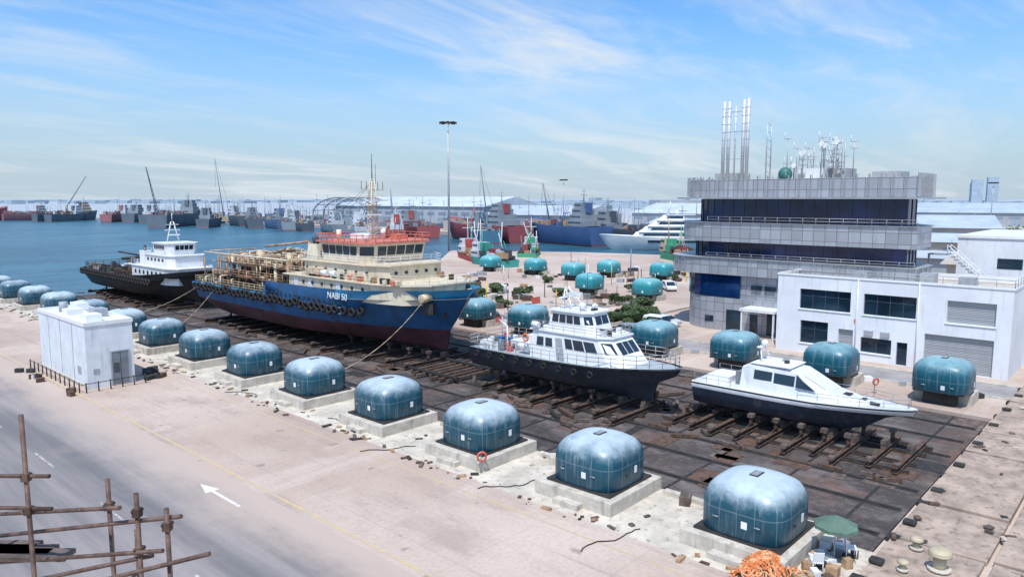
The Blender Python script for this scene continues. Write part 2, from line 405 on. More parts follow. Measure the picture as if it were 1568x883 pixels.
b.done('hull',ship)
b=B()
for k in range(34):
    y=11.5+k*1.12; z=5.35-.1*math.sin(k*1.7)+(.15 if k%5==0 else 0)
    w=6.25*min(1,(y/L/.30))**.6
    for sg in (-1,1):
        b.torus((sg*(w+.28),y,z-.1),(1,0,random.uniform(-.1,.1)),.42,.19,BLACK,10,5)
        if k%2==0: b.cyl((sg*(w+.25),y,z+.4),(sg*(w+.1),y,z+1.0),.025,DARK,seg=4)
for k in range(9): b.torus((-5+k*1.25,49.85,4.9),(0,1,0),.45,.2,BLACK,10,5)
b.done('tyre_fender',ship)
b=B()
def house(b,poly,z0,z1,m,top=None,rim=None):
    b.ext(poly,z0,z1,m,top)
    if rim:
        q=top or poly; cx=sum(p[0] for p in q)/len(q); cy=sum(p[1] for p in q)/len(q)
        e=[(cx+(p[0]-cx)*1.06,cy+(p[1]-cy)*1.06) for p in q]
        b.ext(e,z1,z1+.14,rim)
t1=[(-5.5,24),(-5.5,8),(-4.6,4.2),(-2.5,2.3),(2.5,2.3),(4.6,4.2),(5.5,8),(5.5,24)][::-1]
house(b,t1,6.7,8.8,CREAM,rim=CREAM)
t2=[(-4.9,21.5),(-4.9,10),(-3.6,7.3),(3.6,7.3),(4.9,10),(4.9,21.5)][::-1]
house(b,t2,8.95,10.7,CREAM,rim=CREAM)
for k in range(7):
    y=9.5+k*1.9; b.cyl((-4.92,y,9.9),(-4.99,y,9.9),.2,GLASS,seg=10); b.cyl((-5.52,y,8.15),(-5.6,y,8.15),.2,GLASS,seg=10)
for k in range(5): b.cyl((-2.8+k*1.4,7.28,9.9),(-2.8+k*1.4,7.2,9.9),.2,GLASS,seg=10)
for y in (13.5,19,22): b.box(-5.56,-5.5,y,y+.8,6.9,8.6,WHITE)
bb=[(-4.5,18.2),(4.5,18.2),(4.5,11.6),(3.3,10.2),(-3.3,10.2),(-4.5,11.6)][::-1]
bt=[(-4.7,18.4),(4.7,18.4),(4.7,11.2),(3.5,9.7),(-3.5,9.7),(-4.7,11.2)][::-1]
b.ext(bb,10.84,13.1,CREAM,bt)
def side(i,j,z0=10.84,z1=13.1):
    a,c=bb[i],bb[j]; d,e=bt[i],bt[j]
    A=(a[0],a[1],z0);C=(c[0],c[1],z0);E=(e[0],e[1],z1);D=(d[0],d[1],z1)
    mid=Vector(A)+Vector(C); n=(Vector(C)-Vector(A)).cross(Vector(D)-Vector(A))
    cen=Vector((0,14,12)); 
    if n.dot(mid/2-cen)<0: A,C,E,D=C,A,D,E
    return A,C,E,D
nb=len(bb)
for i in range(nb):
    j=(i+1)%nb; ln=math.dist(bb[i],bb[j]); b.windows(*side(i,j),max(1,int(ln/1.15)),.40,.86,GLASS,.13,.03,.035)
rf=[(p[0]*1.08,14+(p[1]-14)*1.08) for p in bt]
b.ext(rf,13.1,13.32,CORAL)
b.rail([(p[0],p[1],13.32) for p in rf+[rf[0]]],.75,CORAL,1.0,.045,2)
b.rail([(-4.9,21.5,10.8),(-4.9,10,10.8),(-3.6,7.3,10.8),(3.6,7.3,10.8),(4.9,10,10.8)],.95,WHITE)
b.rail([(-5.5,24,8.95),(-5.5,8,8.95),(-4.6,4.2,8.95),(-2.5,2.3,8.95),(2.5,2.3,8.95),(4.6,4.2,8.95)],.95,CREAM)
for sg in (-1,1):
    b.ext([(sg*4.0-.7,19),(sg*4.0+.7,19),(sg*4.0+.7,21.4),(sg*4.0-.7,21.4)],10.8,12.7,CREAM,[(sg*4.0-.5,19.4),(sg*4.0+.5,19.4),(sg*4.0+.5,21.2),(sg*4.0-.5,21.2)])
    b.cyl((sg*4.0,20,12.6),(sg*4.0,20.2,13.7),.2,DARK); b.cyl((sg*4.0,20.7,12.6),(sg*4.0,20.9,13.4),.16,DARK)
b.box(-1.6,.2,14.8,17,13.33,14.0,WHITE); b.box(1.5,3,12.4,13.5,13.33,13.9,CORAL); b.cyl((-3,12,13.3),(-3,12,14.2),.3,WHITE); b.cyl((3,16,13.3),(3,16,14.6),.25,CORAL)
b.cyl((-2.8,17.5,13.3),(-2.8,17.5,14.5),.28,CREAM); b.sph((3.6,17.4,14.0),.45,WHITEC)
for y in (14.5,16.2): b.cyl((-5.3,y,9.5),(-5.3,y+1.1,9.5),.36,WHITEC,seg=10)
b.rbox((-5.2,18.6,9.6),(1.1,2.6,.7),0,TAN2)
R=random.Random(41)
for k in range(44):
    x=R.choice([-5.2,-5.0,R.uniform(-4,4)]); y=R.uniform(4,21); z=9.2 if (abs(x)>4.9 or y<7) else 11.0
    b.rbox((x,y,z),(R.uniform(.2,.6),R.uniform(.2,.8),R.uniform(.3,.9)),0,R.choice([CREAM,WHITE,DARK,CORAL,TAN,CREAM]))
o=b.done('superstructure',ship); o.location=(0,1.7,-.25)
b=B(); mx,my=0,14.4
for (x,y) in ((-.55,-.55),(.55,-.55),(.55,.55),(-.55,.55)): b.cyl((mx+x,my+y,13.3),(mx+x*.35,my+y*.35,20.3),.06,CREAM,seg=5)
for k in range(9):
    z=13.6+k*.78; w=.55*(1-.65*(z-13.3)/7)
    q=[(mx-w,my-w,z),(mx+w,my-w,z),(mx+w,my+w,z),(mx-w,my+w,z),(mx-w,my-w,z)]
    b.path(q,.035,CREAM,4); 
    z2=z+.78; w2=.55*(1-.65*(z2-13.3)/7)
    for s1 in (-1,1): b.cyl((mx-s1*w,my-w,z),(mx+s1*w2,my-w2,z2),.03,CREAM,seg=4); b.cyl((mx-w,my-s1*w,z),(mx-w2,my+s1*w2,z2),.03,CREAM,seg=4)
b.box(-.7,.7,my-.7,my+.7,17.4,17.5,CREAM); b.box(-1.6,1.6,my-.1,my+.1,19.2,19.32,CREAM); b.box(-1.5,1.5,my-.9,my-.75,17.9,18.1,WHITEC); b.box(-1.0,1.0,my-.6,my-.45,16.2,16.4,WHITEC); b.box(-.1,.1,my-1.8,my+1.8,18.5,18.6,CREAM)
for x in (-1.5,-.8,.8,1.5): b.cyl((x,my,19.3),(x,my,20.3),.04,DARK,seg=4)
b.cyl((0,my,20.3),(0,my,23.6),.07,DARK,r1=.03,seg=5); b.cyl((.5,my,20),(.5,my,22.4),.03,DARK,seg=4)
for a in ((0,26),(-4,24),(4,24)): b.cyl((0,my,20.3),(a[0],a[1],11.5),.02,DARK,seg=3)
o=b.done('lattice_mast',ship); o.location=(0,2.1,-.25)
b=B(); R=random.Random(3)
for (x,y) in ((-3.4,3.6),(0,1.9),(3.2,3.8)): b.cyl((x-.6,y,7.4),(x+.6,y,7.4),.45,TAN2,seg=10)
xs=[-5.2,-3.2,-1,1.2,3.3,5.2]; ys=[26.5+2.4*k for k in range(10)]
for y in ys:
    for x in xs:
        if R.random()<.8: 
            h=R.uniform(7.6,10.6) if y>28 else R.uniform(9,11); b.cyl((x,y,5),(x,y,h),.1,TAN if R.random()<.6 else TAN2,seg=5)
for z in (7.2,8.9,10.2):
    for x in xs:
        a=R.choice(ys[:4]); c=R.choice(ys[5:]); b.cyl((x,a,z),(x,c,z),.11,R.choice([TAN,TAN2,CREAM]),seg=6)
    for y in ys:
        if R.random()<.85: b.cyl((-5.3+R.random(),y,z+.1),(5.3-R.random()*3,y,z+.1),.09,R.choice([TAN,TAN2,RUST]),seg=5)
for k in range(210):
    x=R.uniform(-5.3,4.8); y=R.uniform(27,48); z=R.uniform(5.2,9.8 if y<42 else 7.4)
    t=R.random(); m=R.choice([TAN,TAN2,CREAM,TAN,RUST,DARK,TAN,RUST,REDP if R.random()<.3 else TAN])
    if t<.5: b.rbox((x,y,z),(R.uniform(.3,1.3),R.uniform(.3,1.6),R.uniform(.3,1.2)),R.choice([0,0,.3]),m)
    elif t<.75: b.cyl((x,y,z),(x,y+R.uniform(.6,2.5),z),R.uniform(.15,.5),m,seg=10)
    else: b.cyl((x,y,5),(x,y,z+.8),R.uniform(.15,.45),m,seg=10)
for k in range(190):
    x=R.uniform(-5.6,5); y=R.uniform(26.5,47); z=R.uniform(5.8,10.8 if y<42 else 8)
    p=[(x,y,z),(x,y+R.uniform(.5,2.5),z)]; p.append((x+R.uniform(-1.5,1.5),p[1][1],z)); p.append((p[2][0],p[2][1],z-R.uniform(.5,2.2))); b.path(p,R.uniform(.04,.11),R.choice([TAN,TAN2,CREAM,RUST]),5)
for z in (7.25,9.0): b.box(-5.4,5.2,27,43,z-.05,z,RUST)
b.rail([(-5.6,27,9),(-5.6,43,9),(5.2,43,9)],1.0,TAN2,1.3,.04)
b.rail([(-5.6,27,7.25),(-5.6,46,7.25)],1.0,TAN,1.3,.04); b.rail([(-6.2,30,5.7),(-6.2,49,5.7),(6.2,49,5.7)],1.0,TAN2,1.3,.035)
for y in (29,36): b.cyl((-3.4,y,9.1),(-3.4,y,10.7),.45,TAN2,seg=12); b.sph((-3.4,y,10.7),.45,TAN2,.6)
b.cyl((2,33,9),(2,33,12),.22,TAN); b.cyl((2,33,12),(-1,39,11.2),.15,TAN)
b.done('deck_equipment',ship)
cu=bpy.data.curves.new('name_lettering','FONT'); cu.body='NABI 50'; cu.size=1.05; cu.extrude=.02; cu.materials.append(WHITEC)
to=bpy.data.objects.new('name_lettering',cu); S.collection.objects.link(to); to.parent=ship; to.location=(-6.46,16.4,6.55); to.rotation_euler=(math.pi/2,0,-math.pi/2)
# ------------------------------------------------------------ tug behind
tug=empty('harbour_tug',(51.5,110,0))
b=B(); L=40
sh2=lambda s:4.5+1.6*max(0,1-s/.5)**1.5
lv=[(3.2,.8,.25,.7,lambda s:.9,BLACKH,.2),(3,4.3,.4,.7,lambda s:1.5,BLACKH,.15),(2.2,5.0,.34,.65,lambda s:2.9,BLACKH,.1),(1,5.2,.28,.55,lambda s:sh2(s)-.8,BLACKH,.08),(0,5.3,.26,.5,lambda s:sh2(s),BLACKH,.08)]
hull(b,L,lv,deckz=lambda s:sh2(s)-.9,deckmat=GREYH)
for k in range(26):
    y=9+k*1.2
    for sg in (-1,1): b.torus((sg*5.45,y,3.9),(1,0,0),.42,.2,BLACK,10,5)
for k in range(7): b.torus((-4+k*1.3,40.3,3.8),(0,1,0),.45,.2,BLACK,10,5)
b.done('hull',tug)
b=B()
house(b,[(-3.7,20),(-3.7,7),(-2.6,4.5),(2.6,4.5),(3.7,7),(3.7,20)][::-1],3.5,6.0,WHITE,rim=WHITE)
house(b,[(-3.0,16),(-3.0,8),(-2.2,6.4),(2.2,6.4),(3.0,8),(3.0,16)][::-1],6.15,7.9,WHITE,rim=WHITE)
house(b,[(-2.5,13.5),(-2.5,9.3),(-1.6,8.2),(1.6,8.2),(2.5,9.3),(2.5,13.5)][::-1],8.05,9.8,WHITE,[(-2.6,13.6),(-2.6,9.0),(-1.7,7.9),(1.7,7.9),(2.6,9.0),(2.6,13.6)][::-1],WHITE)
b.windows((-2.5,13.5,8.05),(-2.5,9.3,8.05),(-2.6,9.0,9.8),(-2.6,13.6,9.8),5,.45,.85,GLASS)
b.windows((-1.6,8.2,8.05),(1.6,8.2,8.05),(1.7,7.9,9.8),(-1.7,7.9,9.8),4,.45,.85,GLASS)
b.windows((-3.7,20,3.5),(-3.7,7,3.5),(-3.7,7,6.),(-3.7,20,6.),7,.5,.75,GLASS,.6)
b.windows((-3.,16,6.15),(-3.,8,6.15),(-3.,8,7.9),(-3.,16,7.9),5,.45,.75,GLASS,.5)
b.rail([(-3.7,20,6.2),(-3.7,7,6.2)],.9,WHITE); b.rail([(-3.,16,8.1),(-3.,8,8.1)],.9,WHITE)
for sg in (-1,1): b.box(sg*2.3-.55,sg*2.3+.55,16.5,18.6,6.15,8.4,WHITE); b.cyl((sg*2.3,17.6,8.4),(sg*2.3,17.6,9.3),.22,DARK)
for s1 in (-1,1): b.cyl((s1*1,12,9.9),(s1*.2,12,13.2),.1,WHITE)
b.box(-1.2,1.2,11.9,12.1,11.8,11.95,WHITE); b.box(-.9,.9,11.4,11.6,11.,11.2,WHITEC); b.cyl((0,12,13.1),(0,12,14.6),.05,WHITE); b.box(-1.,1.,11.9,12.1,12.7,12.8,WHITE)
b.done('superstructure',tug)
b=B(); R=random.Random(5)
for k in range(90):
    x=R.uniform(-4.6,4.3); y=R.uniform(20.5,39); m=R.choice([DARK,GREYH,TAN,RUST,DARK,DARK,WHITE])
    b.rbox((x,y,4+R.uniform(0,.9)),(R.uniform(.3,1.2),R.uniform(.3,1.6),R.uniform(.3,1.4)),0,m)
b.rail([(-4.9,20,4.5),(-5,38,4.5),(-4.2,39.8,4.5),(4.2,39.8,4.5)],1.0,DARK,1.3,.04)
b.cyl((0,29,3.8),(0,29,6.6),.3,DARK); b.cyl((-2,29,6.4),(2,29,6.4),.25,DARK)
b.cyl((3,34,4),(3,34,6.4),.25,DARK); b.cyl((3,34,6.4),(0,36,7.2),.15,DARK)
b.done('deck_equipment',tug)
# ------------------------------------------------------------ pilot boat
pb=empty('pilot_boat',(50.0,27.9,0)); L=20.8
b=B(); sp=lambda s:3.35+.6*max(0,1-s/.7)**1.6
lv=[(2.6,.15,.2,.7,lambda s:.85,NAVY,0),(2.0,2.3,.38,.75,lambda s:1.6+.9*max(0,1-s/.3)**1.5,NAVY,.05),(.5,2.75,.34,.6,lambda s:sp(s)-.75,NAVY,.05),(0.1,2.9,.32,.55,lambda s:sp(s)-.22,BLACK,.05),(0,3.0,.3,.52,lambda s:sp(s),WHITE,.05)]
hull(b,L,lv,deckz=lambda s:sp(s)-.1,deckmat=M('deck_light_grey',(.34,.38,.41),.6,var=.12))
for sg in (-1,1):
    b.cyl((sg*1.3,19,1.4),(sg*1.3,20.8,1.1),.07,STEEL,seg=6); b.torus((sg*1.3,20.8,1.1),(0,1,0),.25,.05,TAN2,8,4)
    for k in range(9): b.torus((sg*3.08,6.5+k*1.6,2.9),(1,0,0),.25,.1,BLACK,8,4)
b.done('hull',pb)
b=B()
c0=[(-2.25,13.6),(2.25,13.6),(2.25,5.2),(1.5,3.6),(-1.5,3.6),(-2.25,5.2)]
c1=[(-2.05,13.4),(2.05,13.4),(2.05,6.6),(1.4,5.6),(-1.4,5.6),(-2.05,6.6)]
b.ext(c0,3.3,5.7,WHITEC,c1)
def V(q,i,z): return (q[i][0],q[i][1],z)
b.windows(V(c0,5,3.3),V(c0,4,3.3),V(c1,4,5.7),V(c1,5,5.7),1,.5,.86,GLASS,.2)
b.windows(V(c0,4,3.3),V(c0,3,3.3),V(c1,3,5.7),V(c1,4,5.7),3,.5,.86,GLASS,.14)
SF=((-2.25,13.6,3.3),(-2.25,5.2,3.3),(-2.05,6.6,5.7),(-2.05,13.4,5.7))
b.panel(*SF,.50,.60,.5,.84,.03,GLASS); b.panel(*SF,.62,.76,.5,.84,.03,GLASS); b.panel(*SF,.78,.93,.5,.84,.03,GLASS)
b.panel(*SF,.36,.46,.05,.82,.03,M('door_grey',(.3,.33,.36),.5)); b.panel(*SF,.08,.18,.45,.78,.03,GLASS); b.panel(*SF,.21,.31,.45,.78,.03,GLASS)
b.ext([(p[0]*1.07,9.4+(p[1]-9.4)*1.06) for p in c1],5.7,5.82,WHITEC)
b.rail([(-2.1,13.4,5.8),(-2.1,6.6,5.8),(-1.4,5.6,5.8),(1.4,5.6,5.8),(2.1,6.6,5.8)],.75,STEEL,1.,.025,3)
d0=[(-1.7,12),(1.7,12),(1.7,8.1),(1.1,7.2),(-1.1,7.2),(-1.7,8.1)]
d1=[(-1.6,11.7),(1.6,11.7),(1.6,8.5),(1.0,7.8),(-1.0,7.8),(-1.6,8.5)]
b.ext(d0,5.82,7.5,WHITEC,d1)
b.windows(V(d0,5,5.82),V(d0,4,5.82),V(d1,4,7.5),V(d1,5,7.5),1,.45,.85,GLASS,.15)
b.windows(V(d0,4,5.82),V(d0,3,5.82),V(d1,3,7.5),V(d1,4,7.5),2,.45,.85,GLASS,.12)
b.windows((-1.7,12,5.82),(-1.7,8.1,5.82),(-1.6,8.5,7.5),(-1.6,11.7,7.5),4,.45,.85,GLASS,.14)
b.ext([(p[0]*1.12,9.8+(p[1]-9.8)*1.1) for p in d1],7.5,7.62,WHITEC)
for s1 in (-1,1): b.cyl((s1*.9,11,7.6),(s1*.25,11.3,9.4),.07,WHITEC); b.cyl((s1*.9,10,7.6),(s1*.25,11.2,9.2),.05,WHITEC)
b.box(-1.1,1.1,11,11.35,8.5,8.6,WHITEC); b.box(-.9,.9,10.6,10.75,8.8,8.98,WHITEC); b.cyl((0,11.3,9.4),(0,11.3,10.8),.03,DARK,seg=4)
b.sph((-.8,9,8.0),.33,WHITEC); b.sph((.7,8.8,7.9),.25,WHITEC); b.box(-.3,.3,8.2,8.5,7.62,7.8,DARK); b.cyl((1.2,10,7.6),(1.2,10,10.6),.02,DARK,seg=4); b.cyl((-1.3,10.5,7.6),(-1.3,10.5,10.2),.02,DARK,seg=4)
b.rail([(-1.6,11.8,7.62),(-1.6,8.6,7.62),(1.6,8.6,7.62),(1.6,11.8,7.62)],.5,STEEL,.8,.02,2)
b.rail([(-2.85,20.4,3.4),(-2.9,7,3.6),(-2.2,2.7,3.8),(-.3,.35,4.0),(.3,.35,4.0),(2.2,2.7,3.8),(2.9,7,3.6),(2.85,20.4,3.4),(-2.85,20.4,3.4)],1.05,STEEL,.95,.028,3)
for s1 in (-1,1): b.cyl((s1*1.6,14.3,3.9),(s1*1.6,15.4,3.9),.33,WHITEC,seg=12); b.cyl((s1*2.2,12.6,6.2),(s1*2.2,13.3,6.2),.26,WHITEC,seg=10)
b.torus((-2.25,14.1,4.9),(1,0,0),.3,.08,ORNG); b.box(-.8,.8,15.8,17.2,3.3,4.1,WHITE); b.cyl((0,19,3.3),(0,19,6),.05,STEEL); b.box(-1.4,1.4,13.7,14.6,3.3,5.0,WHITEC)
b.cyl((-2,16.5,3.3),(-2,16.5,5.6),.06,WHITEC); b.cyl((-2,16.5,5.6),(-1.2,18.3,5.9),.05,WHITEC)
R=random.Random(6)
for k in range(30): b.rbox((R.uniform(-2.5,2.5),R.uniform(15,20),3.3+R.uniform(.1,.6)),(R.uniform(.2,.7),R.uniform(.2,.9),R.uniform(.3,1.)),R.random(),R.choice([WHITE,STEEL,DARK,BLUEH,REDP,WHITE,GREYH]))
for k in range(14): b.rbox((R.uniform(-1.9,1.9),R.uniform(12.1,13.4) if k<7 else R.uniform(6.2,7.2),6.05),(.3,.35,R.uniform(.3,.6)),0,R.choice([WHITE,STEEL,DARK,SHUT]))
b.done('superstructure',pb,bevel=0)
b=B(); b.cyl((0,13.6,5.8),(-.2,14.2,8.4),.03,STEEL,seg=4); b.face([(-.2,14.2,8.3),(-.25,15.2,8.1),(-.2,15.1,7.5),(-.15,14.15,7.7)],REDP); b.face([(-.2,19,6),(-.25,19.7,5.8),(-.2,19.7,5.3),(-.15,19,5.5)],REDP); b.done('flag',pb)
# ------------------------------------------------------------ small fast boat
sb=empty('patrol_launch',(53.1,12.1,0)); L=15.4
b=B(); s3=lambda s:2.95+.2*max(0,1-s/.6)**1.2
lg=M('launch_white',(.64,.67,.71),.35,var=.07,dirt=(.42,.44,.46),damt=.3); lb=M('launch_bottom',(.024,.036,.062),.5,var=.25,dirt=(.10,.12,.14),damt=.5)
lv=[(3.2,.12,.2,.7,lambda s:.7+.6*max(0,1-s/.2)**1.5,lb,0),(1.9,1.75,.42,.8,lambda s:1.25+.95*max(0,1-s/.4)**1.5,lb,.0),(1.2,2.05,.42,.75,lambda s:1.9+.55*max(0,1-s/.5),lb,.02),(.25,2.2,.40,.65,lambda s:s3(s)-.5,lg,.02),(.12,2.3,.38,.6,lambda s:s3(s)-.2,BLACK,.02),(0,2.25,.38,.6,lambda s:s3(s)-.08,lg,.02),(0,2.2,.38,.6,lambda s:s3(s),lg,.02)]
hull(b,L,lv,deckz=lambda s:s3(s)-.04,deckmat=lg)
b.done('hull',sb)
b=B()
def cab(b,prof,m):
    g=[]
    for (y,wb,wt,z0,z1) in prof: g.append([(-wb,y,z0),(-wt,y,z1-.12),(-wt+.2,y,z1),(wt-.2,y,z1),(wt,y,z1-.12),(wb,y,z0)])
    for a,c in zip(g[:-1],g[1:]):
        for k in range(5): b.face([a[k],c[k],c[k+1],a[k+1]],m,False)
    b.face(g[0],m); b.face(g[-1][::-1],m)
cab(b,[(2.6,.5,.4,2.95,3.1),(4.,1.2,1.0,2.9,3.3),(5.3,1.6,1.35,2.85,3.5)],lg)
cab(b,[(5.3,1.6,1.3,2.8,3.55),(7.6,1.75,1.35,2.8,4.7),(11.,1.75,1.45,2.8,4.8),(11.7,1.75,1.3,2.8,4.5)],lg)
b.panel((-1.25,5.35,3.55),(1.25,5.35,3.55),(1.3,7.5,4.62),(-1.3,7.5,4.62),.04,.96,.12,.82,.02,GLASS)
LS=((-1.75,11.,2.8),(-1.75,7.6,2.8),(-1.35,7.6,4.6),(-1.45,11.,4.7))
b.panel(*LS,.10,.5,.5,.86,.03,GLASS); b.panel(*LS,.54,.98,.46,.86,.03,GLASS)
b.prism([(-1.66,7.5,3.65),(-1.56,6.2,3.55),(-1.47,7.0,4.05),(-1.4,7.55,4.5)],[(-1.72,7.5,3.65),(-1.64,6.1,3.55),(-1.56,7.0,4.1),(-1.46,7.55,4.5)],GLASS)
b.box(-1.45,1.45,8.,11.,4.83,4.9,WHITEC)
for s1 in (-1,1): b.cyl((s1*.8,10.4,4.9),(s1*.3,10.8,6.0),.05,WHITEC)
b.box(-.7,.7,10.6,10.9,5.9,6.0,WHITEC); b.sph((0,10.6,6.2),.25,WHITEC); b.cyl((-.4,10.8,6.),(-.4,11.4,7.8),.02,DARK,seg=4); b.cyl((.4,10.8,6.),(.4,11.2,7.2),.02,DARK,seg=4)
b.box(-.15,.15,8.7,9.0,4.9,5.1,DARK); b.box(.4,.9,9,9.4,4.9,5.05,STEEL)
b.rail([(-2.1,7.2,3.),(-1.6,3.2,3.1),(-.25,.5,3.2),(.25,.5,3.2),(1.6,3.2,3.1),(2.1,7.2,3.)],.5,STEEL,1.1,.02,2)
b.rail([(-2.1,15.2,2.9),(-2.1,12.2,2.9)],.7,STEEL,.8,.02,2); b.rail([(2.1,15.2,2.9),(2.1,12.2,2.9)],.7,STEEL,.8,.02,2)
b.box(-1.2,1.2,12.8,14.6,2.9,3.4,WHITEC); b.box(-.9,.9,12,12.4,2.9,3.9,GREYH); b.cyl((-.6,2.2,3.15),(-.6,2.8,3.2),.12,DARK); b.box(-.35,.35,4.2,4.7,3.36,3.43,DARK); b.box(-.25,.25,3.2,3.5,3.2,3.28,DARK)
b.done('cabin',sb)
# ------------------------------------------------------------ cradles
def cradle(name,x,y0,y1,hz,step,half,sd,dens=.6):
    R=random.Random(sd); b=B(); y=y0
    while y<y1:
        l=half+R.uniform(-.5,1.1); r_=half-R.uniform(-.3,.8)
        z=.08
        b.box(x-l,x+r_,y-.15,y+.15,z+.16,z+.22,RUST); b.box(x-l,x+r_,y-.05,y+.05,z-.1,z+.2,DARK); b.box(x-l,x+r_,y-.16,y+.16,z-.16,z-.1,RUST)
        b.box(x-l+.1,x-l+.6,y-.2,y+.2,z+.22,z+.4,TIMB)
        zz=z+.22
        while zz<hz(y)-.1: b.rbox((x+R.uniform(-.04,.04),y,zz+.14),(.9,.36,.27),R.uniform(-.05,.05),TIMB); zz+=.28
        for sg in (-1,1):
            if R.random()<dens:
                k=half*.40; b.cyl((x+sg*k,y,z+.22),(x+sg*k,y,hz(y)+.15),.15,RUST,seg=8); b.cyl((x+sg*k,y,hz(y)-.3),(x+sg*(k+.9),y,z+.2),.06,DARK)
                b.rbox((x+sg*k,y,hz(y)+.25),(.5,.4,.26),0,TIMB)
        y+=step*R.uniform(.9,1.1)
    for s1 in (-half*.72,-half*.3,half*.3,half*.72): b.box(x+s1-.12,x+s1+.12,y0-.6,y1+.2,-.1,.0,DARK); b.box(x+s1-.16,x+s1+.16,y0-.6,y1+.2,-.16,-.1,RUST)
    for k in range(10): b.rbox((x-half-R.uniform(.2,2.2),R.uniform(y0,y1),-.05),(.25,R.uniform(.6,2.4),.22),R.uniform(-.9,.9),R.choice([TIMB,RUST]))
    return b.done(name)
cradle('boat_cradle',52.6,12.2,29.0,lambda y:.85 if y<24 else .6,1.75,4.1,1)
cradle('boat_cradle',49.9,31,48,lambda y:.95,2.1,3.7,2)
cradle('boat_cradle',51.8,57,101,lambda y:.9,3.2,5.6,3,.8)
cradle('boat_cradle',51.5,114,148,lambda y:.9,3.4,5.0,4,.8)
b=B()
R=random.Random(9)
for k in range(7):
    b.box(45.5+R.uniform(-.5,.5),53,49.6+k*.95,49.85+k*.95,-.1,.2,RUST if k%2 else TIMB)
for k in range(5): b.box(55.5,61.5+R.uniform(-1,1),45+k*1.6,45.3+k*1.6,-.1,.2,TIMB)
b.box(46,46.3,49,56,.22,.42,DARK); b.box(51,51.3,49,56,.22,.42,DARK)
for k in range(16): b.rbox((R.uniform(42,58),R.uniform(29,58),0),(.3,R.uniform(.8,3),.25),R.uniform(0,3),R.choice([TIMB,RUST,DARK]))
b.done('transfer_trolley')
b=B()
def rope(p,q,sag,r=.035,m=TAN2):
    p=Vector(p);q=Vector(q); pts=[]
    for k in range(11):
        t=k/10; v=p.lerp(q,t); v.z-=sag*4*t*(1-t); pts.append(v)
    b.path(pts,r,m,4)
rope((48.2,56,6.8),(36.2,58.5,.4),1.6); rope((45.5,100,5.1),(36.4,112,.3),1.2); rope((45.8,96,5.1),(36.4,92,.3),1.0)
b.done('mooring_rope')
# ------------------------------------------------------------ electrical cabin on the quay
cb=empty('substation_cabin',(21.9,71.3,0))
b=B(); WB=M('cabin_white',(.64,.69,.74),.55,var=.08,dirt=(.38,.41,.43),damt=.5)
b.box(0,4.0,0,13.2,0,5.7,WB); b.box(-.08,4.08,-.08,13.28,5.7,5.82,WHITEC)
for (x0,x1,y0,y1) in ((-.08,.08,-.08,13.28),(3.9,4.08,-.08,13.28),(.09,3.89,-.08,.08),(.09,3.89,13.1,13.28)): b.box(x0,x1,y0,y1,5.825,6.05,WHITEC)
for y in (3.4,6.8,10.2): b.box(-.03,0.0,y-.03,y+.03,0.3,5.7,SHUT)
b.box(-.05,0,0,13.2,0,.35,CONC)
b.done('walls',cb)
b=B(); b.box(2.1,3.5,-.06,0,.1,3.1,M('cabin_door_grey',(.16,.19,.22),.5)); b.box(1.98,2.1,-.09,0,.0,3.22,SHUT); b.box(3.5,3.62,-.09,0,.0,3.22,SHUT); b.box(2.1,3.5,-.09,0,3.1,3.22,SHUT); b.box(2.79,2.82,-.08,-.06,.1,3.1,DARK)
for k in range(8): b.box(2.2,2.7,-.075,-.06,1.2+k*.12,1.25+k*.12,DARK)
b.box(.5,1.0,-.05,0,1.4,1.8,SHUT) ; b.box(-.05,0,1.5,2.3,1.2,1.9,SHUT); b.done('door',cb)
b=B(); b.box(.7,2.0,1.5,3,5.82,6.5,WHITEC); b.box(2.2,3.4,4,5.6,5.82,6.6,SHUT); b.box(.8,2.2,7,8.6,5.82,6.4,WHITEC); b.box(2.4,3.5,9.5,11.5,5.82,6.6,WHITEC); b.cyl((1.5,10.5,5.82),(1.5,10.5,6.8),.4,SHUT); b.path([(1,4,6.),(3,4.2,6.1),(3,9,6.)],.08,STEEL)
b.done('roof_units',cb)
b=B()
for k in range(12): b.cyl((21.0,70.7+k*1.3,0),(21.0,70.7+k*1.3,.9),.06,DARK,seg=6)
for k in range(6): b.cyl((21.4+k*1.0,70.2,0),(21.4+k*1.0,70.2,.9),.06,DARK,seg=6)
b.cyl((21.0,70.7,.8),(21.0,85.0,.8),.035,DARK,seg=4); b.cyl((21.0,70.2,.8),(26.4,70.2,.8),.035,DARK,seg=4)
for k in range(8): b.rbox((27+random.random()*2,71+random.random()*5,.2),(.5,.9,.4),random.random()*3,random.choice([DARK,RUST]))
for k in range(8): b.rbox((19.6+random.random(),70+random.random()*15,.2),(.4,.7,.4),random.random()*3,random.choice([DARK,RUST,WHITE]))
b.done('guard_rail')
# ------------------------------------------------------------ control tower building
tw=empty('harbour_control_building',(88,21.7,0))
def TP(o,yx=0,r=5.0):
    pts=[(-o,-o),(5.2+o,-o),(20+o,8)]
    x1,y1=20+o,28.5+o+yx
    for (cx,a0) in ((x1-r,0),(-o+r,90)):
        for k in range(7):
            A=math.radians(a0+90*k/6); pts.append((cx+r*math.cos(A),y1-r+r*math.sin(A)))
    return pts
b=B()
b.ext(TP(0),0,4.3,PANEL); b.ext(TP(-.25),4.3,7.3,PANEL)
b.ext(TP(.6,1.6),7.3,9.4,PANEL); b.ext(TP(.5,.4),11.5,13.9,PANEL); b.ext(TP(.35),17.12,19.3,PANEL); b.ext(TP(-1),19.3,19.35,CONC)
b.ext(TP(.8,1.6),9.4,9.46,STEEL); b.ext(TP(.7,.4),13.9,13.96,STEEL)
b.ext(TP(1.5),16.92,17.1,STEEL)
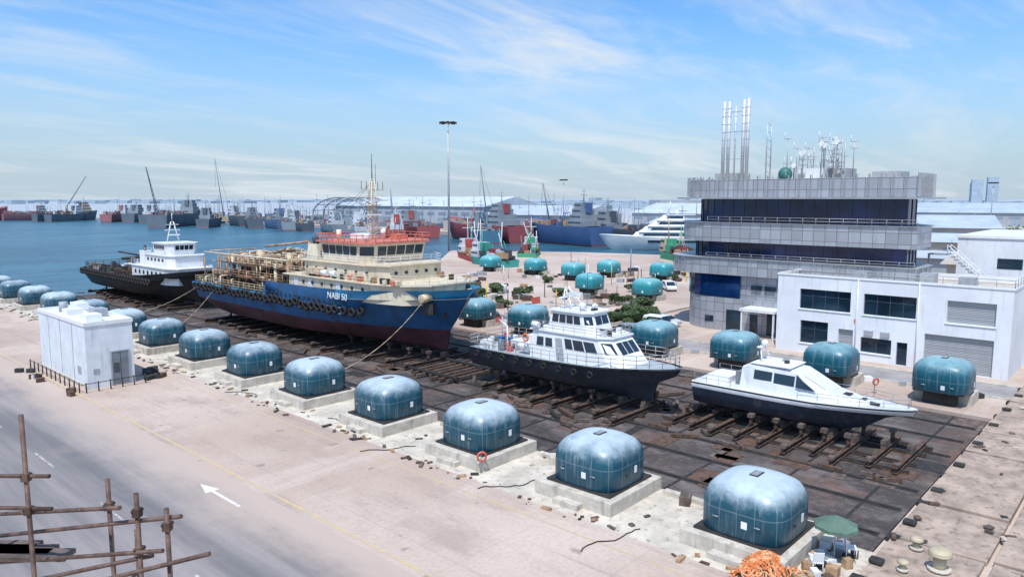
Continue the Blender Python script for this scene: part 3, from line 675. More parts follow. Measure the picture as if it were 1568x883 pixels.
b.box(-.9,-.3,4,12,4.3,4.5,STEEL)
b.done('cladding',tw)
b=B()
b.ext(TP(-.7,.3),9.46,11.5,GLASSB); b.ext(TP(-.9),13.96,16.92,GLASSB)
b.ext(rrect(-.06,15,19.5,28.45,4.6,6,(0,0,1,1)),4.4,7.2,GLASSB)
b.done('glazing',tw)
b=B()
def around(poly,step,fn):
    n=len(poly)
    for i in range(n):
        a=Vector(poly[i]); c=Vector(poly[(i+1)%n]); L_=(c-a).length; k=max(1,round(L_/step))
        for j in range(k):
            p=a.lerp(c,j/k); fn(p.x,p.y,math.atan2((c-a).y,(c-a).x))
around(TP(-.67,.3),1.5,lambda x,y,a:b.rbox((x,y,10.5),(.06,.1,2.05),a,MULL))
around(TP(-.87),1.5,lambda x,y,a:b.rbox((x,y,15.4),(.06,.1,2.95),a,MULL))
around(TP(.45),1.3,lambda x,y,a:b.rbox((x,y,18.45),(.08,.3,2.5),a,STEEL))
around(TP(.7,1.6),2.6,lambda x,y,a:b.rbox((x,y,8.4),(.06,.1,2.),a,STEEL))
b.rail([(-.6,-.5,9.46),(-.6,24,9.46)],.6,STEEL,1.5,.03,2); b.rail([(-.5,-.5,13.96),(-.5,24,13.96)],.7,STEEL,1.5,.03,2)
b.done('fins_and_mullions',tw)
b=B()
for k in range(3): b.box(-.05,0.25,13.2+k*1.75,14.5+k*1.75,5.6,6.15,GLASS)
for y,h,w in ((14.2,2.6,1.6),(17,2.3,1.0),(19.2,2.6,2.0),(23,1.6,1.2)): b.box(-.04,.02,y,y+w,.1 if h>2 else 1,h+.2,GLASS)
b.box(-3.2,-.03,13.5,18,3.3,3.6,WHITE); b.box(-3.1,-2.9,13.6,13.8,0,3.3,WHITE); b.box(-3.1,-2.9,17.6,17.8,0,3.3,WHITE)
b.done('windows',tw)
b=B()
CH=M('stack_grey',(.52,.54,.57),.5,.2,var=.1)
for (y,h,r) in ((23.9,29.4,.22),(23.2,29.4,.22),(22.3,28.8,.1),(21.2,29.5,.22),(20.6,29.6,.22)):
    b.cyl((3,y,19.3),(3,y,h),r,CH,seg=12); 
    for z in range(20,int(h)): b.torus((3,y,z+.5),(0,0,1),r+.01,.03,STEEL,10,4)
for z in (22,25.5,28): b.box(2.9,3.1,20.6,23.9,z,z+.06,STEEL)
b.sph((1.5,14.9,19.9),.85,M('radome_green',(.03,.14,.12),.5)); b.cyl((1.5,14.9,19.2),(1.5,14.9,19.8),.4,STEEL)
R=random.Random(11)
for k in range(30):
    y=R.uniform(8.5,15.0); x=R.uniform(2,7); h=R.uniform(21.2,24.6); b.cyl((x,y,19.3),(x,y,h),.06,STEEL,seg=5)
    for j in range(R.randint(1,4)):
        z=R.uniform(20.5,h); b.box(x-.08,x+.08,y-.45,y+.45,z,z+.05,STEEL); b.cyl((x,y+.4,z),(x,y+.4,z+.8),.035,WHITE,seg=4)
    if k%4==0: b.cyl((x-.2,y,h-1),(x-.4,y,h-1),.3,WHITEC,seg=12)
for (x,y) in ((4,17.9),(3.6,18.3)):  b.cyl((x,y,19.3),(x,y,27.),.07,STEEL)
for z in range(20,27): b.cyl((4,17.9,z),(3.6,18.3,z+.5),.03,STEEL,seg=4)
for (y0,y1,h) in ((9,13,20.6),(22.8,26,20.3),(3,6,20.1)): b.box(5,9,y0,y1,19.35,h,SHUT)
b.box(3,5,11,14,19.35,20.6,WHITE)
around(TP(.2),1.6,lambda x,y,a:b.cyl((x,y,19.3),(x,y,20.0),.03,STEEL,seg=4))
b.done('roof_antennas',tw)
# ------------------------------------------------------------ white workshop building
wb=empty('white_workshop_building',(81.3,11.2,0)); WW=M('render_white',(.69,.72,.765),.7,var=.07,scale=.3,dirt=(.46,.47,.48),damt=.45)
b=B(); H_=8.5; D_=14
wins=[(1.3,5.4,4.9,7.1,'s'),(8.1,13.1,4.9,7.1,'w'),(14.4,19.8,4.9,7.1,'w'),(16.6,19.6,1.1,3.6,'w'),(1.3,7.2,0.02,3.6,'s'),(8.7,9.7,.02,2.4,'w'),(10.2,13.2,.9,2.5,'w'),(14.,15.5,1.0,3.1,'s')]
ycuts=sorted(set([0,22.3]+[v for w in wins for v in w[:2]])); zcuts=sorted(set([0,H_]+[v for w in wins for v in w[2:4]]))
for i in range(len(ycuts)-1):
    for j in range(len(zcuts)-1):
        y0,y1,z0,z1=ycuts[i],ycuts[i+1],zcuts[j],zcuts[j+1]; cy,cz=(y0+y1)/2,(z0+z1)/2
        if any(w[0]<cy<w[1] and w[2]<cz<w[3] for w in wins): continue
        b.face([(0,y1,z0),(0,y0,z0),(0,y0,z1),(0,y1,z1)],WW)
for w in wins:
    y0,y1,z0,z1=w[:4]; d=.4
    b.face([(0,y0,z0),(d,y0,z0),(d,y0,z1),(0,y0,z1)],WW); b.face([(0,y1,z0),(d,y1,z0),(d,y1,z1),(0,y1,z1)],WW)
    b.face([(0,y0,z1),(0,y1,z1),(d,y1,z1),(d,y0,z1)],WW); b.face([(0,y0,z0),(0,y1,z0),(d,y1,z0),(d,y0,z0)],WW)
b.face([(0,0,0),(D_,0,0),(D_,0,H_),(0,0,H_)],WW); b.face([(0,22.3,0),(D_,22.3,0),(D_,22.3,H_),(0,22.3,H_)],WW); b.face([(D_,0,0),(D_,22.3,0),(D_,22.3,H_),(D_,0,H_)],WW)
b.face([(0,0,H_-.6),(D_,0,H_-.6),(D_,22.3,H_-.6),(0,22.3,H_-.6)],CONC)
b.box(-.08,.22,-.08,22.38,H_,H_+.2,WHITEC); b.box(.22,D_,-.08,.22,H_,H_+.2,WHITEC); b.box(.22,D_,22.1,22.38,H_,H_+.2,WHITEC)
b.rail([(.1,0,H_+.2),(.1,22.3,H_+.2)],.7,STEEL,1.4,.03,2); b.rail([(.1,0,H_+.2),(D_,0,H_+.2)],.7,STEEL,1.4,.03,2)
b.done('walls',wb)
b=B()
for w in wins:
    y0,y1,z0,z1,t=w
    if t=='s': b.box(.3,.38,y0,y1,z0,z1,CORR)
    else:
        b.box(.3,.38,y0,y1,z0,z1,GLASS); n=max(1,round((y1-y0)/1.3))
        for k in range(n+1):
            y=y0+(y1-y0)*k/n; b.box(.26,.3,max(y0,y-.03),min(y1,y+.03),z0,z1,MULL)
        b.box(.262,.3,y0,y1,(z0+z1)/2+.3,(z0+z1)/2+.35,MULL)
    if z0>.5: b.box(-.1,.02,y0-.1,y1+.1,z0-.1,z0-.02,WHITEC)
b.done('windows_and_shutters',wb)
b=B()
for (x,y) in ((4,4),(6,8),(3.5,14),(8,16)): b.box(x,x+1.6,y,y+1.4,H_-.6,H_+.55,SHUT)
for y in (7.9,13.7): b.cyl((-.12,y,0),(-.12,y,H_),.06,WHITEC,seg=6)
for y in (10.4,12): b.box(-.5,-.03,y,y+.8,2.8,3.3,SHUT)
b.box(-.06,-.01,13.85,13.95,3.9,4.3,REDP)
b.done('services',wb)
b=B(); b.box(0,22,0,17.2,0,12.3,WW); b.box(-.15,22.15,-.15,17.35,12.3,12.6,WHITEC); b.box(-.04,0,10.5,13,8.8,10,GLASS); b.box(2,4,3,5,12.6,14,SHUT)
b.done('white_warehouse',loc=(102,3,0))
b=B()
for k in range(16): b.box(k*.38,k*.38+.42,0,1.6,10.5-k*.34,10.62-k*.34,STEEL)
b.rail([(0,0,10.6),(6,0,5.2)],1.0,WHITEC,1.,.04,2); b.rail([(0,1.6,10.6),(6,1.6,5.2)],1.0,WHITEC,1.,.04,2); b.box(-2,0,-.2,1.8,10.4,10.55,STEEL); b.box(-2,-1.8,0,.2,0,10.4,STEEL); b.box(5.8,6.0,.7,.9,0,5.,STEEL)
b.done('outside_staircase',loc=(97.5,20.3,0),rz=-math.pi/2)
# ------------------------------------------------------------ vegetation
LEAF=M('leaf_dark',(.035,.07,.025),.7,var=.5,scale=2.5); LEAF2=M('leaf_light',(.09,.13,.045),.7,var=.4,scale=3)
def shrub(name,loc,w,h,n,sd):
    R=random.Random(sd); b=B(); cl=[(R.uniform(-w,w)*.7,R.uniform(-w,w)*.7,R.uniform(.25,.8)*h,R.uniform(.3,.55)*w) for _ in range(7)]
    for k in range(5): b.cyl((R.uniform(-.1,.1),R.uniform(-.1,.1),0),(cl[k][0],cl[k][1],cl[k][2]),.06,TIMB,r1=.02,seg=4)
    for _ in range(n):
        c=R.choice(cl); v=Vector((R.gauss(0,1),R.gauss(0,1),R.gauss(0,1))).normalized()*c[3]*R.uniform(.55,1.1); v.z*=.7
        p=Vector(c[:3])+v; p.z=max(.05,p.z); s_=R.uniform(.08,.2); a=Vector((R.gauss(0,1),R.gauss(0,1),R.gauss(0,1))).normalized(); d=a.orthogonal().normalized(); 
        b.face([p-a*s_,p+d*s_*.6,p+a*s_,p-d*s_*.6],LEAF if R.random()<.6 else LEAF2)
    return b.done(name,loc=loc)
sh_=[shrub('shrub',(90,58,0),1.5,1.9,1600,1),shrub('shrub',(86,55,0),1.3,1.5,1300,2),shrub('shrub',(96,61,0),1.7,2.1,1600,3)]
R=random.Random(21)
for k in range(54):
    if k<20: x=R.uniform(80,104); y=x*.62+R.uniform(-2,8)
    elif k<38: x,y=R.uniform(82,102),R.uniform(76,98)
    elif k<43: x,y=R.uniform(84,88),R.uniform(53,58)
    else: x,y=R.uniform(112,150),R.uniform(50,105)
    inst(sh_[k%3],'shrub',(x,y,0),R.random()*6,R.uniform(.45,1.0))
b=B(); b.box(80,104,56,56.2,0,.3,CONC); b.box(80,104,66,66.2,0,.3,CONC); b.done('kerb')
# ------------------------------------------------------------ lamps and poles
def mast(name,loc,h,r,heads=True):
    b=B(); b.cyl((0,0,0),(0,0,h),r,STEEL,r1=r*.5,seg=8)
    if heads:
        b.torus((0,0,h-.6),(0,0,1),1.9*r/.45,.12,DARK,10,4)
        for k in range(8):
            A=k*math.tau/8; b.rbox((2.4*r/.45*math.cos(A),2.4*r/.45*math.sin(A),h-.7),(1.1,.9,.6),A,DARK); b.cyl((0,0,h-.6),(2*math.cos(A),2*math.sin(A),h-.6),.08,DARK,seg=4)
    b.done(name,loc=loc)
mast('high_mast_light',(163,176.5,0),41.5,.42)
mast('high_mast_light',(300,238,0),27,.3)
mast('high_mast_light',(330,40,0),25,.3)
mast('high_mast_light',(420,70,0),25,.3)
# ------------------------------------------------------------ vehicles
def car(name,loc,rz,col,suv=False):
    p=empty(name,loc,rz); b=B(); m=M('car_'+col[0],col[1],.3,var=.03); w=.9; hh=1.75 if suv else 1.45
    prof=[(-2.2,.35),(-2.25,.8),(-1.9,.95),(-1.15 if not suv else -1.2,1.02),(-.5,hh),(1.3 if not suv else 1.9,hh),(2.0 if not suv else 2.2,1.05),(2.25,.95),(2.25,.35)]
    f1=[(x,-w,z) for x,z in prof]; f2=[(x,w,z) for x,z in prof]
    b.prism(f1,f2,m); b.done('body',p,bevel=.08)
    b=B()
    for s1 in (-1,1): b.prism([(-1.0,s1*(w+.005),1.05),(-.45,s1*(w+.005),hh-.1),(1.2,s1*(w+.005),hh-.1),(1.8,s1*(w+.005),1.05)],[(-1.0,s1*(w+.02),1.05),(-.45,s1*(w+.02),hh-.1),(1.2,s1*(w+.02),hh-.1),(1.8,s1*(w+.02),1.05)],GLASS)
    b.prism([(-1.22,-.8,1.06),(-1.22,.8,1.06),(-.6,.75,hh-.08),(-.6,-.75,hh-.08)],[(-1.26,-.8,1.08),(-1.26,.8,1.08),(-.64,.75,hh-.06),(-.64,-.75,hh-.06)],GLASS); b.done('windows',p)
    b=B()
    for x in (-1.4,1.4):
        for s1 in (-1,1): b.cyl((x,s1*.7,.34),(x,s1*.93,.34),.34,BLACK,seg=14); b.cyl((x,s1*.93,.34),(x,s1*.945,.34),.2,STEEL,seg=10)
    b.done('wheels',p)
cw=('white',(.72,.73,.74)); cg=('grey',(.2,.22,.24)); cr=('red',(.4,.04,.03)); cs=('silver',(.5,.52,.54))
for i,(x,y,a,c,s1) in enumerate([(83.5,50,1.6,cw,True),(86,50.8,1.5,cs,False),(77,50,1.57,cg,False),(76,83,.3,cw,True),(80,88,1.3,cg,False),(112,55,1.,cw,False),(118,50,1.,cs,True),(124,47,1.1,cw,True),(130,33,.2,cg,False),(136,35,.2,cw,False),(142,37,.2,cs,False),(128,60,.8,cr,False),(120,70,.8,cw,True),(92,100,.5,cw,True),(97,104,.5,cg,True)]):
    car('parked_car',(x,y,0),a,c,s1)
# ------------------------------------------------------------ small quay things
b=B(); b.cyl((0,0,0),(0,0,2.35),.03,STEEL,seg=6); b.cyl((0,0,0),(0,0,.12),.35,CONC,seg=12)
n=8
for k in range(n):
    A,A2=k*math.tau/n,(k+1)*math.tau/n; r_=1.0
    b.face([(r_*math.cos(A),r_*math.sin(A),1.95),(r_*math.cos(A2),r_*math.sin(A2),1.95),(0,0,2.4)],GREEN)
    b.face([(r_*math.cos(A),r_*math.sin(A),1.95),(r_*math.cos(A2),r_*math.sin(A2),1.95),(r_*math.cos(A2),r_*math.sin(A2),1.8),(r_*math.cos(A),r_*math.sin(A),1.8)],GREEN)
b.done('parasol',loc=(34.3,10.9,0))
def chair(loc,rz):
    b=B(); b.box(-.25,.25,-.25,.25,.42,.47,WHITEC); b.rbox((0,.25,.72),(.48,.04,.5),0,WHITEC,-.15)
    for x in (-.22,.22):
        for y in (-.22,.22): b.cyl((x,y,0),(x,y,.43),.025,WHITEC,seg=5)
    b.done('plastic_chair',loc=loc,rz=rz)
chair((35.,10.4,.3),.5); chair((33.2,11.3,0),2.2)
b=B(); b.box(0,.9,0,.5,0,.55,WHITE); b.box(0,.9,0,.5,.56,.62,CONC); b.done('cool_box',loc=(35.2,11.4,0))
b=B(); R=random.Random(90)
for k in range(30): b.rbox((R.uniform(31.2,36.3),R.uniform(10.3,11.8),.2),(R.uniform(.15,.6),R.uniform(.15,.6),R.uniform(.2,.6)),R.random()*3,R.choice([DARK,TAN,WHITE,RUST,CONC,STEEL]))
b.done('tool_boxes')
b=B(); R=random.Random(4); OR2=M('net_orange',(.62,.19,.06),.8,var=.35,scale=4); OR3=M('net_pale',(.66,.37,.20),.8,var=.3,scale=4)
def hz(x,y): return max(0,.85*(1-(x/1.7)**2-(y/1.2)**2))
for k in range(190):
    x,y=R.gauss(0,.68),R.gauss(0,.46); pts=[]; a=R.random()*6.28
    for j in range(7):
        pts.append((x,y,hz(x,y)+R.uniform(.0,.14))); a+=R.uniform(-.9,.9); x+=.16*math.cos(a); y+=.16*math.sin(a)
    b.path(pts,R.uniform(.03,.055),R.choice([OR2,OR2,OR3]),5)
b.done('fishing_net_heap',loc=(31.2,12.9,0))
for (x,y,s_) in ((36.4,7.0,1.),(37.9,8.3,.6),(35.2,8.2,.5)):
    b=B(); b.cyl((0,0,0),(0,0,.7*s_),.28*s_,SKIN,seg=14); b.cyl((0,0,.7*s_),(0,0,.8*s_),.5*s_,SKIN,seg=16); b.sph((0,0,.82*s_),.5*s_,SKIN,.45,16,8); b.cyl((0,0,0),(0,0,.1),.5*s_,CONC,seg=12); b.done('quay_bollard',loc=(x,y,.3))
b=B(); b.cyl((0,0,0),(0,0,1.3),.04,STEEL,seg=6); b.torus((0,-.08,1.1),(.6,1,0),.28,.07,REDP,16,8); b.box(-.3,.3,-.02,.02,.72,.8,WHITE); b.done('lifebuoy_stand',loc=(31.3,31.2,0))
b=B(); b.cyl((0,0,0),(0,0,1.3),.04,STEEL,seg=6); b.torus((0,-.08,1.1),(.6,1,0),.28,.07,REDP,16,8); b.done('lifebuoy_stand',loc=(67.9,19,0))
b=B(); R=random.Random(8)
for k in range(420):
    y=R.uniform(11,150); x=R.choice([R.uniform(29.9,31.2),R.uniform(36.0,36.7),R.uniform(31,36)]); 
    if any(abs(y-q)<2.9 for q in near_y) and 30.9<x<37: x=R.uniform(29.6,30.8)
    s_=R.uniform(.04,.26); b.rbox((x,y,s_*.25),(s_,s_*R.uniform(.6,3.5),s_*.5),R.random()*3,R.choice([DARK,RUST,TIMB,CONC,TAN]))
for q in near_y[:9]:
    y=q+R.uniform(3.6,5.5); pts=[]; x=R.uniform(31,33); a=R.random()*6
    for j in range(14): pts.append((x,y,.04)); a+=R.uniform(-.8,.8); x+=.35*math.cos(a); y+=.25*math.sin(a)
    b.path(pts,.03,BLACK,4)
    b.rbox((35.8,q+4.8,.25),(.9,.6,.5),R.random(),R.choice([RUST,TIMB,CONC])); b.box(36.1,36.5,q+3,q+6.4,0,.25,CONC)
b.done('quay_debris')
b=B(); R=random.Random(17)
for k in range(300):
    t=R.random()
    if t<.35: x,y=R.uniform(71.5,80),R.uniform(52,112)
    elif t<.8: x,y=R.uniform(80,150),R.uniform(62,116)
    else: x,y=R.uniform(100,240),R.uniform(20,98)
    if 77<x<103 and y<52: continue
    s_=R.uniform(.3,1.3); m=R.choice([WHITE,STEEL,RUST,DARK,TIMB,CONC,GREYH,GREYH,TAN,DARK,SHUT,REDP if k%4==0 else WHITE])
    b.rbox((x,y,s_*.35),(s_,s_*R.uniform(.6,2.6),s_*.7),R.random()*3,m)
for k in range(40):
    x,y=R.uniform(78,150),R.uniform(68,116); h=R.uniform(1.5,4); b.cyl((x,y,0),(x,y,h),.08,R.choice([WHITE,STEEL,YEL,DARK]),seg=5); b.cyl((x,y,h),(x+R.uniform(-1,1),y+R.uniform(-1,1),h),.05,STEEL,seg=4)
for k in range(14): b.rbox((72.6+R.uniform(-.4,.4),12+k*3,.2),(R.uniform(.3,.8),R.uniform(.3,1.),.4),R.random(),R.choice([CONC,WHITE,DARK,SHUT]))
b.done('quay_stores')
b=B()
for k in range(14): b.box(72.0,72.2,54+k*3.2,56.2+k*3.2,0,.7,WHITE if k%3 else REDP)
b.done('traffic_barrier')
b=B(); b.face([(73.5,-40,.004),(78.5,-40,.004),(78.5,111,.004),(73.5,111,.004)],M('service_asphalt',(.28,.265,.26),.9,var=.2,scale=.3)); b.done('road')
b=B(); b.box(78.5,78.75,-40,50,0,.13,CONC); b.box(73.25,73.5,-40,111,0,.13,CONC); b.done('kerb')
# ------------------------------------------------------------ scaffolding beside the viewpoint
b=B(); SR=M('scaffold_rust',(.12,.075,.06),.7,.3,var=.5,scale=6)
def pole(r,f,z,r2=None,z0=0): x,y=RF(r,f); b.cyl((x,y,z0),(x,y,z),.025,SR,seg=8)
pole(-5.15,7.5,14.75); pole(-4.29,7.5,14.05); pole(-3.73,7.0,14.1); pole(-3.34,6.8,14.03); pole(-5.9,7.9,14.4); pole(-5.15,9.6,12.5)
def bar(r0,f0,z0,r1,f1,z1): a=RF(r0,f0); c=RF(r1,f1); b.cyl((*a,z0),(*c,z1),.023,SR,seg=8)
bar(-6.2,7.6,14.05,-4.9,7.5,14.08); bar(-6.3,7.6,13.7,-4.9,7.5,13.72); bar(-6.3,8.4,13.25,-3.9,7.,13.95); bar(-6.3,8.2,13.05,-3.2,6.8,13.95); bar(-6.1,8.2,12.75,-3.4,6.8,13.6)
bar(-4.8,6.9,13.05,-2.9,6.7,13.62); bar(-5.3,7.2,13.0,-3.6,7.0,13.45); bar(-5.6,7.6,12.4,-3.2,6.9,12.9)
for zz in (11.5,9.5,7.5,5.5,3.5,1.5): bar(-5.9,7.9,zz,-3.34,6.8,zz); bar(-5.15,7.5,zz+.4,-5.15,9.6,zz+.4)
for (r,f,z) in ((-5.15,7.5,14.07),(-4.29,7.5,13.75),(-3.73,7,13.9),(-3.34,6.8,13.85),(-3.73,7,13.5),(-5.15,7.5,13.7)):
    x,y=RF(r,f); b.rbox((x,y,z),(.075,.075,.085),.7,RUST); b.cyl((x-.06,y,z+.02),(x+.06,y,z+.02),.012,DARK,seg=5)
for k in range(3): a=RF(-5.6-.25*k,7.9+.1*k); b.rbox((a[0],a[1],13.0),(.23,1.2,.05),TH,TIMB)
b.done('scaffolding')
# ------------------------------------------------------------ distant harbour
HZ=lambda c,k=.45:tuple(c[i]*(1-k)+(.30,.39,.47)[i]*k for i in range(3))  # blends atmospheric haze into the base colour of far objects
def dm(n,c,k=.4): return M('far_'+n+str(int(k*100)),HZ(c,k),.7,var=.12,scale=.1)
def far_ship(name,loc,rz,L,beam,hc,sc,hh,sup,crane=0,sd=0,k=.35,th=2.3,tiers=None):
    e=empty(name,loc,rz); R=random.Random(sd); hm=dm(*hc,k); sm=dm(*sc,k); rm=dm('boot',(.2,.03,.03),k); b=B()
    shf=lambda s:hh+.5*hh*max(0,1-s/.4)**1.5
    lv=[(L*.05,beam*.4,.25,.6,lambda s:-1.7,rm,.1),(L*.04,beam*.46,.25,.6,lambda s:-.9,hm,.1),(0,beam*.5,.2,.5,shf,hm,.05)]
    hull(b,L,lv,deckz=lambda s:shf(s)-.8,deckmat=dm('deck',(.2,.12,.1),k)); b.done('hull',e)
    b=B(); y0=L*.12 if sup=='f' else L*.66; z=hh; w=beam*.38; d=L*.2
    for t in range(tiers or (3 if hh>2.5 else 2)):
        b.box(-w,w,y0,y0+d,z,z+th,sm); b.windows((-w,y0+d,z),(-w,y0,z),(-w,y0,z+th),(-w,y0+d,z+th),8,.45,.75,GLASS,.3); z+=th
        b.windows((w,y0,z-th),(w,y0+d,z-th),(w,y0+d,z),(w,y0,z),8,.45,.75,GLASS,.3)
        b.windows((-w,y0,z-th),(w,y0,z-th),(w,y0,z),(-w,y0,z),6,.45,.75,GLASS,.3); w*=.85; y0+=L*.015; d*=.78
    b.cyl((0,y0+d/2,z),(0,y0+d/2,z+6),.22,sm,r1=.1); b.box(-1.6,1.6,y0+d/2-.12,y0+d/2+.12,z+3,z+3.2,sm); b.box(-1.,1.,y0+d/2-.1,y0+d/2+.1,z+4.6,z+4.75,sm); b.box(-1.2,1.2,y0+d,y0+d+2,z-4,z,hm)
    for q in range(30):
        yy=R.uniform(L*.36,L*.95) if sup=='f' else R.uniform(L*.1,L*.64); b.rbox((R.uniform(-beam*.35,beam*.35),yy,hh+R.uniform(0,1.5)),(R.uniform(.6,2),R.uniform(.8,4),R.uniform(.6,2.6)),0,R.choice([sm,hm,dm('tan',(.4,.25,.12),k),rm,dm('dk',(.05,.05,.06),k)]))
    for q in range(9): yy=R.uniform(L*.05,L*.95); b.cyl((R.uniform(-2,2),yy,hh),(R.uniform(-2,2),yy,hh+R.uniform(3,10)),.12,R.choice([sm,hm]),seg=5)
    if crane:
        yy=L*.5; b.cyl((0,yy,hh),(0,yy,hh+6),1,dm('crane',(.35,.2,.08),k)); cm=dm('boom',(.05,.05,.06),k)
        for s1 in (-.6,.6): b.cyl((s1,yy,hh+5),(s1*.3,yy+L*.35*(1 if crane>0 else -1),hh+5+abs(crane)),.25,cm,seg=5)
        for q in range(8): t=q/8; b.cyl((-.5,yy+L*.35*t*(1 if crane>0 else -1),hh+5+abs(crane)*t),(.5,yy+L*.35*(t+.12)*(1 if crane>0 else -1),hh+5+abs(crane)*(t+.12)),.14,cm,seg=4)
    b.done('superstructure',e)
dk=('dark',(.04,.05,.07)); rd=('red',(.36,.04,.035)); bl=('blue',(.03,.09,.25)); wh=('white',(.56,.58,.61)); gy=('grey',(.22,.25,.28)); gn=('green',(.03,.30,.16)); ye=('cream',(.45,.37,.28))
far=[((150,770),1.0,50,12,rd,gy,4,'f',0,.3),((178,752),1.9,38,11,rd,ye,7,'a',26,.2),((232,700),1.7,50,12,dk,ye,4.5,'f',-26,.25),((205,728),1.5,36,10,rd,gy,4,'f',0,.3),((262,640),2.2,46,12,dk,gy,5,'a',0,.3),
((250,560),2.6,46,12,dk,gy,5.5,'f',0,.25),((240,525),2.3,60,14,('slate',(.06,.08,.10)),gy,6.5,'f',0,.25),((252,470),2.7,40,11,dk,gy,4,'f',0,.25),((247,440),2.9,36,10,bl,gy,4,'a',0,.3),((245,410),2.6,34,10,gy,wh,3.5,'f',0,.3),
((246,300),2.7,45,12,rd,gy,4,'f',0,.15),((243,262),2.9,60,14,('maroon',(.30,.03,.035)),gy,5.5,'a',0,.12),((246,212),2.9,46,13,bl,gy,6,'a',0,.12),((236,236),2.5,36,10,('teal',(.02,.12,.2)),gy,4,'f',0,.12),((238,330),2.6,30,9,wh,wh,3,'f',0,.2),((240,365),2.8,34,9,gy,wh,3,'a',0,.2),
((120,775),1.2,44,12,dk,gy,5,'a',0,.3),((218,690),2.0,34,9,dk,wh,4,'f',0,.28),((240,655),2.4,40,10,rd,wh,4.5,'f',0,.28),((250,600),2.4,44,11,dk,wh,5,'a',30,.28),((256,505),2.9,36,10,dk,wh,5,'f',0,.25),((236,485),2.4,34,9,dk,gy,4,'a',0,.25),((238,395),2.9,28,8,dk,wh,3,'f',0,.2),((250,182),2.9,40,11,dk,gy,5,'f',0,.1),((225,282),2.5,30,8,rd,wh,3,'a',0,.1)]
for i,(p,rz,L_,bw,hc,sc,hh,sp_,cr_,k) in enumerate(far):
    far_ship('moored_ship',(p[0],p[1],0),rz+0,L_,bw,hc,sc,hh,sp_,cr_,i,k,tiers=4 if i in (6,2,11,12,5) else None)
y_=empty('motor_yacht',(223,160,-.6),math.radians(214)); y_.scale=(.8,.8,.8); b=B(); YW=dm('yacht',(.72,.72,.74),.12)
lv=[(6,3,.3,.6,lambda s:-1.6,YW,0),(3,5,.3,.6,lambda s:1,YW,0),(0,5.6,.3,.55,lambda s:4.2+1.5*max(0,1-s/.5),YW,.1)]
hull(b,62,lv,deckz=lambda s:4+1.3*max(0,1-s/.5),deckmat=YW)
for s1 in (-1,1): b.box(min(s1*5.5,s1*5.65),max(s1*5.5,s1*5.65),22,56,2.2,3.2,GLASS)
b.done('hull',y_)
b=B(); z=4.3
for (ya,yb,w) in ((14,56,5),(18,50,4.6),(22,44,4.1),(26,38,3.2)):
    q0=[(-w,yb),(w,yb),(w,ya+3),(w*.5,ya),(-w*.5,ya),(-w,ya+3)]; q1=[(-w*.95,yb),(w*.95,yb),(w*.95,ya+5),(w*.5,ya+3),(-w*.5,ya+3),(-w*.95,ya+5)]
    b.ext(q0,z,z+2.4,YW,q1)
    b.panel((-w,yb,z),(-w,ya+3,z),(-w*.95,ya+5,z+2.4),(-w*.95,yb,z+2.4),.06,.95,.35,.78,.06,GLASS); b.panel((w,ya+3,z),(w,yb,z),(w*.95,yb,z+2.4),(w*.95,ya+5,z+2.4),.05,.94,.35,.78,.06,GLASS); b.panel((w*.5*-1,ya,z),(w*.5,ya,z),(w*.5,ya+3,z+2.4),(-w*.5,ya+3,z+2.4),.05,.95,.3,.8,.04,GLASS)
    b.box(-w*1.05,w*1.05,ya+4,yb+5,z+2.4,z+2.6,YW); z+=2.6
b.cyl((0,31,z),(0,32,z+6),.5,YW,r1=.2); b.sph((0,28,z+1),.9,YW); b.sph((0,35,z+1),.9,YW); b.done('superstructure',y_)
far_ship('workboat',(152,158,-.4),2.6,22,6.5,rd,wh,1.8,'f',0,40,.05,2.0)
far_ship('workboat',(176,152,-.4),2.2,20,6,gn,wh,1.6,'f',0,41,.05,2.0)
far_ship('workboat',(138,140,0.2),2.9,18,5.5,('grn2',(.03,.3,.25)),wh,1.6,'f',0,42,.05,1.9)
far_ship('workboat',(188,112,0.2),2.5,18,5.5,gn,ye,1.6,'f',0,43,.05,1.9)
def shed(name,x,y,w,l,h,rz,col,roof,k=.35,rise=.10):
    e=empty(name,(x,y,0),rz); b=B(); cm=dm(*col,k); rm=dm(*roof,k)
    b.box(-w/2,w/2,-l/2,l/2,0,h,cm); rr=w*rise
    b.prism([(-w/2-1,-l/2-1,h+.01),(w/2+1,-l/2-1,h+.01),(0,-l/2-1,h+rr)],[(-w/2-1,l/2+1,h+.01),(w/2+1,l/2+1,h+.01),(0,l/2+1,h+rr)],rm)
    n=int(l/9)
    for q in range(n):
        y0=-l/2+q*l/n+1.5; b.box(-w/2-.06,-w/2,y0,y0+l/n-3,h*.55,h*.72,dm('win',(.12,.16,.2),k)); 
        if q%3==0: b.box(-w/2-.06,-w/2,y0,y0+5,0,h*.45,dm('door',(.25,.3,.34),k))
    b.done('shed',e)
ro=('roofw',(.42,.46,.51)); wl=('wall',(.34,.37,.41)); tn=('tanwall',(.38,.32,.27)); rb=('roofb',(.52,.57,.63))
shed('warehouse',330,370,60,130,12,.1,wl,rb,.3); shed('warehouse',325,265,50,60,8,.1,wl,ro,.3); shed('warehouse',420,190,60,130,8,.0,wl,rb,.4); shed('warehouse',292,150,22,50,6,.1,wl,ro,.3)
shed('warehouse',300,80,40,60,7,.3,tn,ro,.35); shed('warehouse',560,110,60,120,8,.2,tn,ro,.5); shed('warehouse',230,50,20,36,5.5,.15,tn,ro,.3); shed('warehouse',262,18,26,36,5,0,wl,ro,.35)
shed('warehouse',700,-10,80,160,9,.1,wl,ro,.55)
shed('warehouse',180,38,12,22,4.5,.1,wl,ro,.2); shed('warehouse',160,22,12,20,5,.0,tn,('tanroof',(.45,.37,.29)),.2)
e=B(); am=dm('arch',(.22,.25,.28),.25)
